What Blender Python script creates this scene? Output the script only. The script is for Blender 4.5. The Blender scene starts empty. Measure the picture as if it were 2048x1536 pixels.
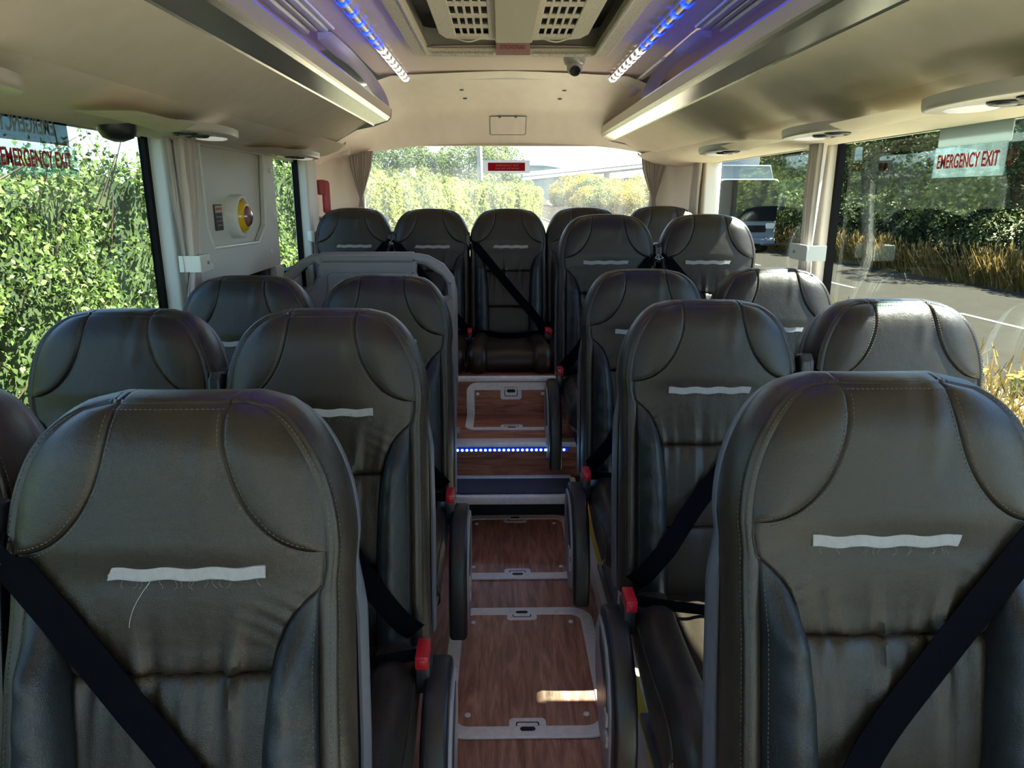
import bpy, bmesh, math, random
import numpy as np
from mathutils import Vector, Matrix, Euler
D = bpy.data
SC = bpy.context.scene
COL = SC.collection
R = math.radians
random.seed(7)
RNG = np.random.default_rng(7)

# ------------------------------------------------------------------ camera, sky, sun, exposure
cam_data = D.cameras.new('camera')
cam = D.objects.new('camera', cam_data)
COL.objects.link(cam)
cam.location = (-.05, 0, 1.42)
cam.rotation_euler = (R(90) - 0.26035, 0, -0.01634)
cam_data.sensor_width = 36
cam_data.lens = 36 * 1419 / 2048
cam_data.clip_start = .02
cam_data.clip_end = 2000
SC.camera = cam

world = D.worlds.new('sky')
SC.world = world
world.use_nodes = True
wn = world.node_tree
wn.nodes.clear()
w_out = wn.nodes.new('ShaderNodeOutputWorld')
w_bg = wn.nodes.new('ShaderNodeBackground')
w_sky = wn.nodes.new('ShaderNodeTexSky')
w_sky.sky_type = 'NISHITA'
w_sky.sun_disc = False
w_sky.sun_elevation = R(55)
w_sky.sun_rotation = R(75)
w_sky.air_density = 1.0
w_sky.dust_density = .05
w_sky.altitude = 1800
w_sky.ozone_density = 2.0
w_bg.inputs[1].default_value = .105
wn.links.new(w_sky.outputs[0], w_bg.inputs[0])
wn.links.new(w_bg.outputs[0], w_out.inputs[0])

sun_data = D.lights.new('sun', 'SUN')
sun_data.energy = 9.6
sun_data.angle = R(.6)
sun_data.color = (1, .93, .8)
sun = D.objects.new('sun', sun_data)
COL.objects.link(sun)
SUN_DIR = Vector((.62, .12, .84)).normalized()
sun.rotation_euler = SUN_DIR.to_track_quat('Z', 'Y').to_euler()

SC.view_settings.view_transform = 'Standard'
SC.view_settings.look = 'None'
SC.view_settings.gamma = 1
SC.view_settings.use_curve_mapping = False
SC.view_settings.exposure = 2.45
SC.cycles.use_denoising = True
SC.cycles.max_bounces = 10
SC.cycles.diffuse_bounces = 8
SC.cycles.glossy_bounces = 3
SC.cycles.transparent_max_bounces = 12
SC.cycles.caustics_reflective = False
SC.cycles.caustics_refractive = False
SC.cycles.sample_clamp_indirect = 6

# ------------------------------------------------------------------ materials
MATS = {}
def mat(name, col, rough=.6, metal=0., bump=None, vary=None, spec=.5, coat=0., emit=None, stretch=None, transl=0.):
    """bump=(kind, scale, strength, distance); vary=(col2, scale, contrast)."""
    if name in MATS:
        return MATS[name]
    m = D.materials.new(name)
    m.use_nodes = True
    nt = m.node_tree
    N, L = nt.nodes, nt.links
    b = N['Principled BSDF']
    b.inputs['Base Color'].default_value = (*col, 1)
    b.inputs['Roughness'].default_value = rough
    b.inputs['Metallic'].default_value = metal
    b.inputs['Specular IOR Level'].default_value = spec
    b.inputs['Coat Weight'].default_value = coat
    co = N.new('ShaderNodeTexCoord')
    src = co.outputs['Object']
    if stretch:
        mp = N.new('ShaderNodeMapping')
        mp.inputs['Scale'].default_value = stretch
        L.new(src, mp.inputs[0])
        src = mp.outputs[0]
    if vary:
        n = N.new('ShaderNodeTexNoise')
        n.inputs['Scale'].default_value = vary[1]
        n.inputs['Detail'].default_value = 5
        L.new(src, n.inputs['Vector'])
        r = N.new('ShaderNodeValToRGB')
        c = vary[2]
        r.color_ramp.elements[0].position = .5 - c
        r.color_ramp.elements[1].position = .5 + c
        r.color_ramp.elements[0].color = (*col, 1)
        r.color_ramp.elements[1].color = (*vary[0], 1)
        L.new(n.outputs[0], r.inputs[0])
        L.new(r.outputs[0], b.inputs['Base Color'])
    if bump:
        kind, sc, st, dist = bump
        if kind == 'leather':
            t = N.new('ShaderNodeTexVoronoi')
            t.feature = 'DISTANCE_TO_EDGE'
            t.inputs['Scale'].default_value = sc
            L.new(co.outputs['Object'], t.inputs['Vector'])
            n2 = N.new('ShaderNodeTexNoise')
            n2.inputs['Scale'].default_value = 9
            n2.inputs['Detail'].default_value = 4
            L.new(co.outputs['Object'], n2.inputs['Vector'])
            bb = N.new('ShaderNodeBump')
            bb.inputs['Strength'].default_value = .4
            bb.inputs['Distance'].default_value = .012
            L.new(n2.outputs[0], bb.inputs['Height'])
            bm_ = N.new('ShaderNodeBump')
            bm_.inputs['Strength'].default_value = st
            bm_.inputs['Distance'].default_value = dist
            L.new(t.outputs[0], bm_.inputs['Height'])
            L.new(bb.outputs[0], bm_.inputs['Normal'])
            L.new(bm_.outputs[0], b.inputs['Normal'])
        else:
            t = N.new('ShaderNodeTexNoise')
            t.inputs['Scale'].default_value = sc
            t.inputs['Detail'].default_value = 3
            L.new(src, t.inputs['Vector'])
            bm_ = N.new('ShaderNodeBump')
            bm_.inputs['Strength'].default_value = st
            bm_.inputs['Distance'].default_value = dist
            L.new(t.outputs[0], bm_.inputs['Height'])
            L.new(bm_.outputs[0], b.inputs['Normal'])
    if emit:
        b.inputs['Emission Color'].default_value = (*emit[0], 1)
        b.inputs['Emission Strength'].default_value = emit[1]
    MATS[name] = m
    return m

def leaf_mat(name, cols, gloss=.45, transl=.35):
    if name in MATS:
        return MATS[name]
    m = D.materials.new(name)
    m.use_nodes = True
    N, L = m.node_tree.nodes, m.node_tree.links
    b = N['Principled BSDF']
    b.inputs['Roughness'].default_value = gloss
    b.inputs['Specular IOR Level'].default_value = .18
    a = N.new('ShaderNodeAttribute')
    a.attribute_name = 'tint'
    r = N.new('ShaderNodeValToRGB')
    el = r.color_ramp.elements
    el[0].position, el[0].color = 0, (*cols[0], 1)
    el[1].position, el[1].color = 1, (*cols[-1], 1)
    for i, c in enumerate(cols[1:-1]):
        e = el.new((i + 1) / (len(cols) - 1))
        e.color = (*c, 1)
    L.new(a.outputs['Fac'], r.inputs[0])
    L.new(r.outputs[0], b.inputs['Base Color'])
    tr = N.new('ShaderNodeBsdfTranslucent')
    L.new(r.outputs[0], tr.inputs[0])
    mx = N.new('ShaderNodeMixShader')
    mx.inputs[0].default_value = transl
    L.new(b.outputs[0], mx.inputs[1])
    L.new(tr.outputs[0], mx.inputs[2])
    L.new(mx.outputs[0], N['Material Output'].inputs[0])
    MATS[name] = m
    return m

def glass_mat(name, tint=(.93, .97, .95), refl=.5, haze=.0, hazecol=(.8, .85, .85), ior=1.45):
    m = D.materials.new(name)
    m.use_nodes = True
    N, L = m.node_tree.nodes, m.node_tree.links
    N.remove(N['Principled BSDF'])
    t = N.new('ShaderNodeBsdfTransparent')
    t.inputs[0].default_value = (*tint, 1)
    g = N.new('ShaderNodeBsdfGlossy')
    g.inputs['Roughness'].default_value = .02
    f = N.new('ShaderNodeFresnel')
    f.inputs[0].default_value = ior
    mu = N.new('ShaderNodeMath')
    mu.operation = 'MULTIPLY'
    mu.inputs[1].default_value = refl
    L.new(f.outputs[0], mu.inputs[0])
    mx = N.new('ShaderNodeMixShader')
    L.new(mu.outputs[0], mx.inputs[0])
    L.new(t.outputs[0], mx.inputs[1])
    L.new(g.outputs[0], mx.inputs[2])
    out = mx.outputs[0]
    if haze:
        d = N.new('ShaderNodeBsdfTranslucent')
        d.inputs[0].default_value = (*hazecol, 1)
        n = N.new('ShaderNodeTexNoise')
        n.inputs['Scale'].default_value = 3
        n.inputs['Detail'].default_value = 6
        co = N.new('ShaderNodeTexCoord')
        mp = N.new('ShaderNodeMapping')
        mp.inputs['Scale'].default_value = (6, 6, .6)
        L.new(co.outputs['Object'], mp.inputs[0])
        L.new(mp.outputs[0], n.inputs['Vector'])
        r = N.new('ShaderNodeMapRange')
        r.inputs[1].default_value = .3
        r.inputs[2].default_value = .75
        r.inputs[3].default_value = haze * .5
        r.inputs[4].default_value = haze * 1.5
        L.new(n.outputs[0], r.inputs[0])
        m2 = N.new('ShaderNodeMixShader')
        L.new(r.outputs[0], m2.inputs[0])
        L.new(out, m2.inputs[1])
        L.new(d.outputs[0], m2.inputs[2])
        out = m2.outputs[0]
    L.new(out, N['Material Output'].inputs[0])
    MATS[name] = m
    return m

def wood_mat(name, along, c1, c2, c3):
    m = D.materials.new(name)
    m.use_nodes = True
    N, L = m.node_tree.nodes, m.node_tree.links
    b = N['Principled BSDF']
    b.inputs['Roughness'].default_value = .38
    co = N.new('ShaderNodeTexCoord')
    mp = N.new('ShaderNodeMapping')
    mp.inputs['Scale'].default_value = (9, 1.1, 9) if along == 'y' else (1.1, 9, 9)
    L.new(co.outputs['Object'], mp.inputs[0])
    n = N.new('ShaderNodeTexNoise')
    n.inputs['Scale'].default_value = 3.2
    n.inputs['Detail'].default_value = 8
    n.inputs['Distortion'].default_value = 1.6
    L.new(mp.outputs[0], n.inputs['Vector'])
    r = N.new('ShaderNodeValToRGB')
    el = r.color_ramp.elements
    el[0].position, el[0].color = .32, (*c1, 1)
    el[1].position, el[1].color = .7, (*c3, 1)
    e = el.new(.52); e.color = (*c2, 1)
    L.new(n.outputs[0], r.inputs[0])
    n2 = N.new('ShaderNodeTexNoise')
    n2.inputs['Scale'].default_value = 26
    n2.inputs['Detail'].default_value = 4
    L.new(mp.outputs[0], n2.inputs['Vector'])
    mx = N.new('ShaderNodeMix')
    mx.data_type = 'RGBA'
    mx.blend_type = 'MULTIPLY'
    mx.inputs[0].default_value = .55
    L.new(r.outputs[0], mx.inputs[6])
    L.new(n2.outputs[0], mx.inputs[7])
    L.new(mx.outputs[2], b.inputs['Base Color'])
    bp = N.new('ShaderNodeBump')
    bp.inputs['Strength'].default_value = .15
    bp.inputs['Distance'].default_value = .002
    L.new(n2.outputs[0], bp.inputs['Height'])
    L.new(bp.outputs[0], b.inputs['Normal'])
    MATS[name] = m
    return m

M_LEATHER = mat('olive_leather', (.0225, .0165, .0105), .37, bump=('leather', 430, .5, .0009), vary=((.0172, .0133, .0095), 6, .25), spec=.42)
M_LEATHER_D = mat('dark_bolster_leather', (.012, .014, .0165), .38, bump=('leather', 430, .55, .001), spec=.42)
M_GUSSET = mat('gusset_leather', (.024, .0185, .0125), .38, bump=('leather', 430, .45, .0008), spec=.45)
M_STITCH = mat('stitch_thread', (.085, .078, .065), .8)
M_STRIP = mat('hook_tape', (.30, .30, .31), .85, bump=('noise', 400, .4, .002), vary=((.26, .26, .27), 90, .2))
M_SHELL = mat('seat_shell_plastic', (.11, .115, .135), .45)
M_WEB = mat('belt_webbing', (.0025, .003, .005), .9, spec=.04, bump=('noise', 900, .3, .001), stretch=(1, 1, .2))
M_BLACKP = mat('black_plastic', (.016, .018, .022), .38)
M_ARM = mat('armrest_pad', (.010, .011, .014), .42, bump=('noise', 900, .15, .0005))
M_GREYP = mat('grey_plastic', (.28, .28, .31), .4)
M_RED = mat('red_button', (.40, .008, .02), .35)
M_FABRIC = mat('rack_fabric', (.76, .665, .56), .85, bump=('noise', 600, .25, .0008), vary=((.70, .62, .49), 14, .2))
M_CEIL = mat('ceiling_fabric', (.94, .80, .74), .85, bump=('noise', 500, .25, .0008), vary=((.88, .76, .69), 12, .3), stretch=(1, 6, 1))
M_CREAM = mat('cream_panel', (.90, .82, .72), .5, vary=((.80, .73, .64), 5, .3), stretch=(3, 1, .6))
M_WALLG = mat('grey_wall_panel', (.60, .61, .58), .5, bump=('noise', 500, .15, .0006))
M_LIP = mat('satin_lip', (.60, .57, .52), .32, metal=.55)
M_BAND = mat('chrome_band', (.52, .51, .47), .24, metal=.75)
M_ALU = mat('aluminium', (.85, .84, .88), .4, metal=.1, vary=((.72, .72, .76), 60, .2))
M_PURP = mat('mauve_grey_plastic', (.66, .60, .88), .35)
M_WHITEP = mat('white_plastic', (.72, .72, .68), .4)
M_BLACKR = mat('black_rubber', (.004, .004, .005), .6, spec=.1)
M_FLOCK = mat('speckled_vent_plastic', (.94, .84, .75), .8, bump=('noise', 300, .3, .001), vary=((.70, .63, .54), 160, .12))
M_CURT = mat('curtain_cloth', (.58, .52, .49), .7, bump=('noise', 700, .2, .0005))
M_YEL = mat('yellow_strip', (.62, .52, .05), .6)
M_YELR = mat('yellow_release_dome', (.75, .48, .01), .2, coat=.5)
M_CARPET = mat('step_carpet', (.02, .02, .03), .95, bump=('noise', 500, 1, .004), vary=((.12, .12, .15), 260, .08))
M_DARK = mat('recess_black', (.006, .006, .007), .7)
M_LEDB = mat('blue_led', (.02, .05, .6), .3, emit=((.0, .008, 1), 2.6))
M_LEDW = mat('white_led', (.8, .8, .85), .3, emit=((.9, .92, 1), .8))
M_TUBE = mat('strip_diffuser', (.45, .44, .47), .2)
M_WOODY = wood_mat('wood_floor_lengthwise', 'y', (.30, .125, .085), (.54, .26, .19), (.74, .40, .29))
M_WOODX = wood_mat('wood_floor_crosswise', 'x', (.28, .095, .05), (.52, .20, .115), (.70, .30, .18))
M_GLASS = glass_mat('side_glass', (.90, .97, .96), .15, .0)
M_GLASSR = glass_mat('rear_glass', (.97, .99, .98), .5, .07, (.95, .95, .9))  # translucent veil stands in for the bright haze of the rear view
M_LENS = mat('reading_lens', (.85, .85, .85), .15, bump=('noise', 500, .6, .003), emit=((1, .97, .92), .06))  # faint glow stands in for the white glint on the lens
M_FUZZ = None

# ------------------------------------------------------------------ mesh helpers
def new_obj(name, me, parent=None, m=None):
    o = D.objects.new(name, me)
    COL.objects.link(o)
    if m is not None and me is not None:
        me.materials.clear()
        me.materials.append(m)
    if parent is not None:
        o.parent = parent
    return o

def mesh(name, V, F, angle=40, smooth=True):
    me = D.meshes.new(name)
    me.from_pydata([tuple(map(float, v)) for v in V], [], [tuple(map(int, f)) for f in F])
    me.update()
    if smooth:
        me.polygons.foreach_set('use_smooth', [True] * len(me.polygons))
        me.set_sharp_from_angle(angle=R(angle))
    return me

def clean(me, angle=40):
    """consistent outward normals"""
    b = bmesh.new(); b.from_mesh(me)
    bmesh.ops.recalc_face_normals(b, faces=b.faces)
    b.to_mesh(me); b.free()
    me.polygons.foreach_set('use_smooth', [True] * len(me.polygons))
    me.set_sharp_from_angle(angle=R(angle))
    return me

class MB:
    def __init__(s):
        s.V = []; s.F = []
    def add(s, V, F):
        n = len(s.V)
        s.V += [tuple(v) for v in V]
        s.F += [tuple(i + n for i in f) for f in F]
        return s
    def box(s, x0, x1, y0, y1, z0, z1):
        V = [(x, y, z) for x in (x0, x1) for y in (y0, y1) for z in (z0, z1)]
        F = [(0, 1, 3, 2), (4, 6, 7, 5), (0, 4, 5, 1), (2, 3, 7, 6), (0, 2, 6, 4), (1, 5, 7, 3)]
        return s.add(V, F)
    def tube(s, path, r, n=8, cap=True, closed=False, sx=1., sy=1.):
        P = [Vector(p) for p in path]
        k = len(P)
        V = []; F = []
        up = Vector((0, 0, 1))
        for i, p in enumerate(P):
            a = P[(i - 1) % k] if (closed or i > 0) else p
            b = P[(i + 1) % k] if (closed or i < k - 1) else p
            t = (b - a).normalized()
            u = t.cross(up)
            if u.length < .05: u = t.cross(Vector((0, 1, 0)))
            u.normalize(); w = u.cross(t)
            rr = r[i] if isinstance(r, (list, tuple)) else r
            for j in range(n):
                q = 2 * math.pi * j / n
                V.append(p + u * math.cos(q) * rr * sx + w * math.sin(q) * rr * sy)
        for i in range(k if closed else k - 1):
            for j in range(n):
                a = i * n + j; b = i * n + (j + 1) % n
                c = ((i + 1) % k) * n + (j + 1) % n; d = ((i + 1) % k) * n + j
                F.append((a, b, c, d))
        if cap and not closed:
            F.append(tuple(range(n))[::-1]); F.append(tuple((k - 1) * n + j for j in range(n)))
        return s.add(V, F)
    def grid(s, rows):
        n = len(s.V); m = len(rows[0])
        for r in rows: s.V += [tuple(v) for v in r]
        for i in range(len(rows) - 1):
            for j in range(m - 1):
                a = n + i * m + j
                s.F.append((a, a + 1, a + m + 1, a + m))
        return s
    def lathe(s, prof, c, axis='z', n=24):
        """prof: list of (radius, height)"""
        V = []; F = []
        for r, h in prof:
            for j in range(n):
                q = 2 * math.pi * j / n
                a, b = r * math.cos(q), r * math.sin(q)
                if axis == 'z': V.append((c[0] + a, c[1] + b, c[2] + h))
                elif axis == 'x': V.append((c[0] + h, c[1] + a, c[2] + b))
                else: V.append((c[0] + a, c[1] + h, c[2] + b))
        for i in range(len(prof) - 1):
            for j in range(n):
                F.append((i * n + j, i * n + (j + 1) % n, (i + 1) * n + (j + 1) % n, (i + 1) * n + j))
        F.append(tuple(range(n))); F.append(tuple((len(prof) - 1) * n + j for j in range(n)))
        return s.add(V, F)
    def me(s, name, bevel=0, seg=2, angle=40):
        m = mesh(name, s.V, s.F, smooth=False)
        b = bmesh.new(); b.from_mesh(m)
        bmesh.ops.remove_doubles(b, verts=b.verts, dist=1e-6)
        bmesh.ops.recalc_face_normals(b, faces=b.faces)
        if bevel:
            es = [e for e in b.edges if len(e.link_faces) == 2 and e.calc_face_angle(0) > R(30)]
            bmesh.ops.bevel(b, geom=es, offset=bevel, segments=seg, affect='EDGES', profile=.5, clamp_overlap=True)
        b.to_mesh(m); b.free()
        m.polygons.foreach_set('use_smooth', [True] * len(m.polygons))
        m.set_sharp_from_angle(angle=R(angle))
        return m
    def obj(s, name, m, parent=None, bevel=0, seg=2, angle=40):
        return new_obj(name, s.me(name, bevel, seg, angle), parent, m)

def rr(x0, y0, x1, y1, r, n=6):
    """rounded rectangle loop; r may be a 4-list (x0y0, x1y0, x1y1, x0y1)"""
    rs = r if isinstance(r, (list, tuple)) else [r] * 4
    P = []
    for (cx, cy, a0, q) in ((x0, y0, 180, rs[0]), (x1, y0, 270, rs[1]), (x1, y1, 0, rs[2]), (x0, y1, 90, rs[3])):
        ox = cx + (q if cx == x0 else -q); oy = cy + (q if cy == y0 else -q)
        if q <= 0: P.append((cx, cy)); continue
        for i in range(n + 1):
            a = R(a0 + 90 * i / n)
            P.append((ox + q * math.cos(a), oy + q * math.sin(a)))
    return P

def plate(name, loops, thick, m, xf, parent=None, bevel=0., res=2):
    """flat plate from a 2D outline with holes, in local xy, thickness along z, then xf"""
    cu = D.curves.new(name, 'CURVE')
    cu.dimensions = '2D'; cu.fill_mode = 'BOTH'
    cu.extrude = max(thick / 2 - bevel, 1e-5); cu.bevel_depth = bevel; cu.bevel_resolution = res
    for lp in loops:
        sp = cu.splines.new('POLY')
        sp.points.add(len(lp) - 1)
        for i, p in enumerate(lp): sp.points[i].co = (p[0], p[1], 0, 1)
        sp.use_cyclic_u = True
    t = D.objects.new('tmp', cu); COL.objects.link(t)
    dg = bpy.context.evaluated_depsgraph_get()
    me = D.meshes.new_from_object(t.evaluated_get(dg))
    D.objects.remove(t); D.curves.remove(cu)
    me.name = name
    me.transform(xf)
    if xf.determinant() < 0: me.flip_normals()
    me.polygons.foreach_set('use_smooth', [True] * len(me.polygons))
    me.set_sharp_from_angle(angle=R(35))
    return new_obj(name, me, parent, m)

def text(name, s, size, m, xf, parent=None, ext=.0004, sx=1., bold=0.):
    cu = D.curves.new(name, 'FONT')
    cu.body = s; cu.size = size; cu.align_x = 'CENTER'; cu.align_y = 'CENTER'; cu.extrude = ext; cu.offset = bold
    t = D.objects.new('tmp', cu); COL.objects.link(t)
    dg = bpy.context.evaluated_depsgraph_get()
    me = D.meshes.new_from_object(t.evaluated_get(dg))
    D.objects.remove(t); D.curves.remove(cu)
    me.name = name
    me.transform(xf @ Matrix.Diagonal((sx, 1, 1, 1)))
    return new_obj(name, me, parent, m)

def frame(o, x, y):
    """matrix whose local x, y axes are the given world vectors, origin o"""
    x = Vector(x).normalized(); y = Vector(y).normalized(); z = x.cross(y).normalized()
    M = Matrix((x, y, z)).transposed().to_4x4()
    M.translation = Vector(o)
    return M

def thing(name, label, cat, loc=(0, 0, 0), group=None):
    o = D.objects.new(name, None); COL.objects.link(o)
    o.location = loc; o.empty_display_size = .05
    o['label'] = label; o['category'] = cat
    if group: o['group'] = group
    return o
def tag(o, label, cat, group=None):
    o['label'] = label; o['category'] = cat
    if group: o['group'] = group
    return o
def struct(o, label=None):
    o['kind'] = 'structure'
    if label: o['label'] = label
    return o
def sgroup(name, loc=(0, 0, 0), label=None):
    o = D.objects.new(name, None); COL.objects.link(o); o.location = loc
    return struct(o, label)
def sm(a, b, x):
    t = np.clip((x - a) / (b - a), 0, 1)
    return t * t * (3 - 2 * t)
# ------------------------------------------------------------------ the coach shell
XW = 1.21
# floor
fl = MB(); fl.box(-.34, .34, -2.2, 3.1, -.03, 0)
aisle = struct(fl.obj('floor', M_WOODY), 'wood effect aisle floor between the seats')
pl = sgroup('trim_1', label='raised plinth strips the seats stand on, beside the aisle')
for s in (-1, 1):
    m = MB(); m.box(*sorted((s * .335, s * XW)), -2.2, 2.95, -.03, .07)
    m.obj('plinth', M_WALLG, pl)
    m = MB(); m.box(*sorted((s * .288, s * .36)), -2.2, 2.93, .0, .082)
    m.obj('edge_rail', M_WHITEP, pl, bevel=.006)
    m = MB(); m.box(*sorted((s * .312, s * .338)), -2.2, 2.91, .08, .085)
    m.obj('yellow_strip', M_YEL, pl)['label'] = 'worn yellow safety strip'
    m = MB()
    for q in (.39, .42):
        m.box(*sorted((s * q, s * (q + .012))), -2.2, 2.9, .07, .082)
    m.obj('seat_track', M_ALU, pl)
# upper platform
up = sgroup('floor_upper', label='raised wood effect floor in front of the back row')
m = MB(); m.box(-XW, XW, 2.96, 3.36, .33, .37); m.obj('deck', M_WOODX, up)
m = MB(); m.box(-.30, XW, 2.955, 2.975, .205, .34); m.obj('riser', M_WOODX, up)
m = MB(); m.box(-.30, .36, 2.985, 2.995, .0, .2); m.obj('recess_shade', M_DARK, up)  # black panel stands in for the shade under the open step
m = MB(); m.box(-XW, -.30, 2.955, 2.975, .07, .34); m.obj('side_riser', M_WOODX, up)
m = MB(); m.box(-.30, .43, 2.925, 2.985, .352, .378); m.obj('nosing', M_ALU, up, bevel=.006)
m = MB(); m.box(.40, XW, 2.90, 2.98, .345, .372); m.obj('side_nosing', M_WHITEP, up, bevel=.008)
# second level under the back row
up2 = sgroup('floor_rear', label='rear platform the back row stands on')
m = MB(); m.box(-XW, XW, 3.355, 5.0, .30, .538); m.obj('platform', M_WOODX, up2)
m = MB(); m.box(-.30, XW, 3.325, 3.36, .545, .568); m.obj('nosing', M_ALU, up2, bevel=.006)
# step
st = thing('step', 'carpeted aluminium edged step up to the raised rear floor', 'step', (0, 2.86, .2))
lp = rr(-.285, -.105, .275, .10, [.06, .06, .005, .005])
plate('tread_edge', [lp], .036, M_ALU, Matrix.Translation((0, 0, -.02)), st, .006)
lp = rr(-.262, -.082, .252, .085, [.05, .05, .005, .005])
plate('tread_carpet', [lp], .006, M_CARPET, Matrix.Translation((0, 0, .001)), st, .001)
m = MB(); m.box(-.27, .26, .075, .1, -.04, .012); m.obj('back_trim', M_ALU, st, bevel=.003)
# led strip under the nosing
ls = thing('led_strip', 'blue LED strip under the edge of the raised floor', 'light strip', (0, 2.925, .345))
m = MB(); m.box(-.29, .245, -.006, .006, -.008, .006); m.obj('channel', mat('blue_led_channel', (.01, .03, .3), .4, emit=((0, .03, .8), .05)), ls)
m = MB(); m.lathe([(.0001, -.003), (.0045, -.002), (.0052, 0)], (0, 0, 0), 'y', 10)
led = m.me('led')
led.materials.append(mat('blue_led_dot', (.2, .5, 1), .3, emit=((.25, .6, 1), 4)))
for i in range(26):
    o = new_obj('led', led, ls); o.location = (-.28 + i * .0202, -.0065, -.001)

# walls ------------------------------------------------------------
def wallbox(m, s, y0, y1, z0, z1, t=.012):
    m.box(*sorted((s * XW, s * (XW + t))), y0, y1, z0, z1)
wl = sgroup('wall_left', label='left side wall with the emergency door panel')
m = MB()
wallbox(m, -1, -2.2, 2.45, -.1, .72); wallbox(m, -1, 2.45, 5.0, -.1, 1.02)
wallbox(m, -1, -2.2, 5.0, 1.60, 2.08); wallbox(m, -1, 4.22, 5.0, 1.0, 1.6)
m.obj('wall_panel', M_WALLG, wl)
m = MB(); m.box(-XW - .012, -1.15, 2.462, 2.62, .07, 1.62); m.obj('pillar', M_WALLG, wl, bevel=.012, seg=3)
m = MB(); m.box(-XW - .02, -1.14, 4.20, 4.42, .5, 1.62); m.obj('pillar', M_WALLG, wl, bevel=.012, seg=3)
m = MB(); m.box(-XW - .012, -1.200, 2.44, 2.462, .5, 1.62); m.box(-XW - .012, -1.19, 4.19, 4.205, .9, 1.62)
m.box(-XW - .012, -1.18, 3.55, 4.2, 1.0, 1.035)
m.obj('window_seal', M_BLACKR, wl)
wr = sgroup('wall_right', label='right side wall')
m = MB()
wallbox(m, 1, -2.2, 5.0, -.1, .74); wallbox(m, 1, -2.2, 5.0, 1.60, 2.08); wallbox(m, 1, 4.3, 5.0, .7, 1.6)
m.obj('wall_panel', M_WALLG, wr)
m = MB(); m.box(1.168, XW + .012, 2.738, 2.92, .07, 1.62); m.obj('pillar', M_CREAM, wr, bevel=.012, seg=3)
m = MB(); m.box(1.135, XW + .02, 4.25, 4.5, .5, 1.62); m.obj('pillar', M_CREAM, wr, bevel=.012, seg=3)
m = MB(); m.box(1.198, XW + .012, 2.715, 2.738, .5, 1.62); m.obj('window_seal', M_BLACKR, wr)
# windows
def pane(n, s, y0, y1, z0, z1, label):
    g = sgroup('window_%d' % n, label=label)
    m = MB(); m.box(*sorted((s * (XW + .004), s * (XW + .009))), y0, y1, z0, z1)
    m.obj('pane', M_GLASS, g)
    return g
pane(1, -1, -2.2, 2.44, .70, 1.62, 'large left side window onto the hedge')
pane(2, -1, 3.55, 4.19, 1.0, 1.62, 'narrow left side window behind the door panel')
pane(3, 1, -2.2, 2.72, .72, 1.62, 'large right side window onto the road')
pane(4, 1, 2.92, 4.27, .72, 1.62, 'right rear side window')
# door panel ------------------------------------------------------
dr = sgroup('door_1', label='grey emergency door panel with recessed centre')
XF = lambda x: frame((x, 0, 0), (0, 1, 0), (0, 0, 1))      # local xy -> world yz, thickness along +x
rec = [(2.70, 1.60), (2.70, 1.30), (2.745, 1.225), (3.25, 1.215), (3.37, 1.29), (3.42, 1.60)]
out = rr(2.62, 1.09, 3.555, 1.615, [.02, .02, 0, 0])
plate('panel_face', [out, rec[::-1]], .02, M_WALLG, XF(-1.142), dr, .004)
plate('recess_panel', [[(2.66, 1.2), (3.46, 1.2), (3.46, 1.62), (2.66, 1.62)]], .006, M_WALLG, XF(-1.158), dr)
m = MB(); m.tube([(-1.133, y, z) for y, z in rec], .007, 8); m.obj('recess_trim', M_WHITEP, dr)
for (y, z) in ((2.66, 1.53), (3.50, 1.53), (3.50, 1.33), (3.42, 1.16), (2.70, 1.16)):
    m = MB(); m.lathe([(.013, 0), (.013, .004), (.009, .006), (.001, .006)], (-1.132, y, z), 'x', 14); m.obj('screw_cap', M_WHITEP, dr)
m = MB(); m.box(-1.175, -1.15, 2.62, 3.56, .5, 1.09); m.obj('lower_door', mat('door_dark', (.012, .013, .016), .15), dr)
m = MB(); m.box(-1.155, -1.12, 3.44, 3.56, .5, 1.09); m.box(-1.155, -1.13, 2.62, 3.56, .86, .93); m.obj('door_frame', M_WALLG, dr, bevel=.006)
# emergency release
er = thing('emergency_release', 'round yellow emergency door release in a cream cup', 'door release', (-1.155, 3.03, 1.335))
m = MB(); m.lathe([(.088, 0), (.088, .038), (.082, .046), (.074, .048), (.07, .042), (.068, .02)], (0, 0, 0), 'x', 36); m.obj('cup', M_WHITEP, er)
m = MB(); m.lathe([(.062, .018), (.064, .038), (.058, .052), (.046, .062), (.044, .062)], (0, 0, 0), 'x', 32); m.obj('yellow_ring', M_YELR, er)['label'] = 'glossy yellow ring'
m = MB(); m.lathe([(.045, .055), (.042, .065), (.03, .075), (.012, .080), (.001, .081)], (0, 0, 0), 'x', 28)
m.obj('dome', mat('clear_red_dome', (.25, .10, .12), .08, spec=.9, coat=1), er)['label'] = 'clear dome over a red knob'
lb = thing('warning_label', 'small dark instruction label beside the yellow release', 'label', (-1.152, 2.87, 1.335))
plate('label_plate', [rr(-.038, -.05, .038, .05, .003)], .003, mat('label_dark', (.03, .025, .035), .4), frame((0, 0, 0), (0, 1, 0), (0, 0, 1)), lb)
plate('label_header', [rr(-.033, .018, .033, .045, .002)], .001, mat('label_pink', (.55, .38, .34), .5), frame((.0023, 0, 0), (0, 1, 0), (0, 0, 1)), lb)
M_TXTW = mat('grey_print', (.35, .35, .38), .6)
for i, t in enumerate(('In emergency', 'turn handle', 'push door')):
    text('lettering', t, .0115, M_TXTW, frame((.003, 0, .003 - .016 * i), (0, 1, 0), (0, 0, 1)), lb)
text('header_lettering', 'EMERGENCY', .010, M_RED, frame((.003, .002, .032), (0, 1, 0), (0, 0, 1)), lb)

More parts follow.
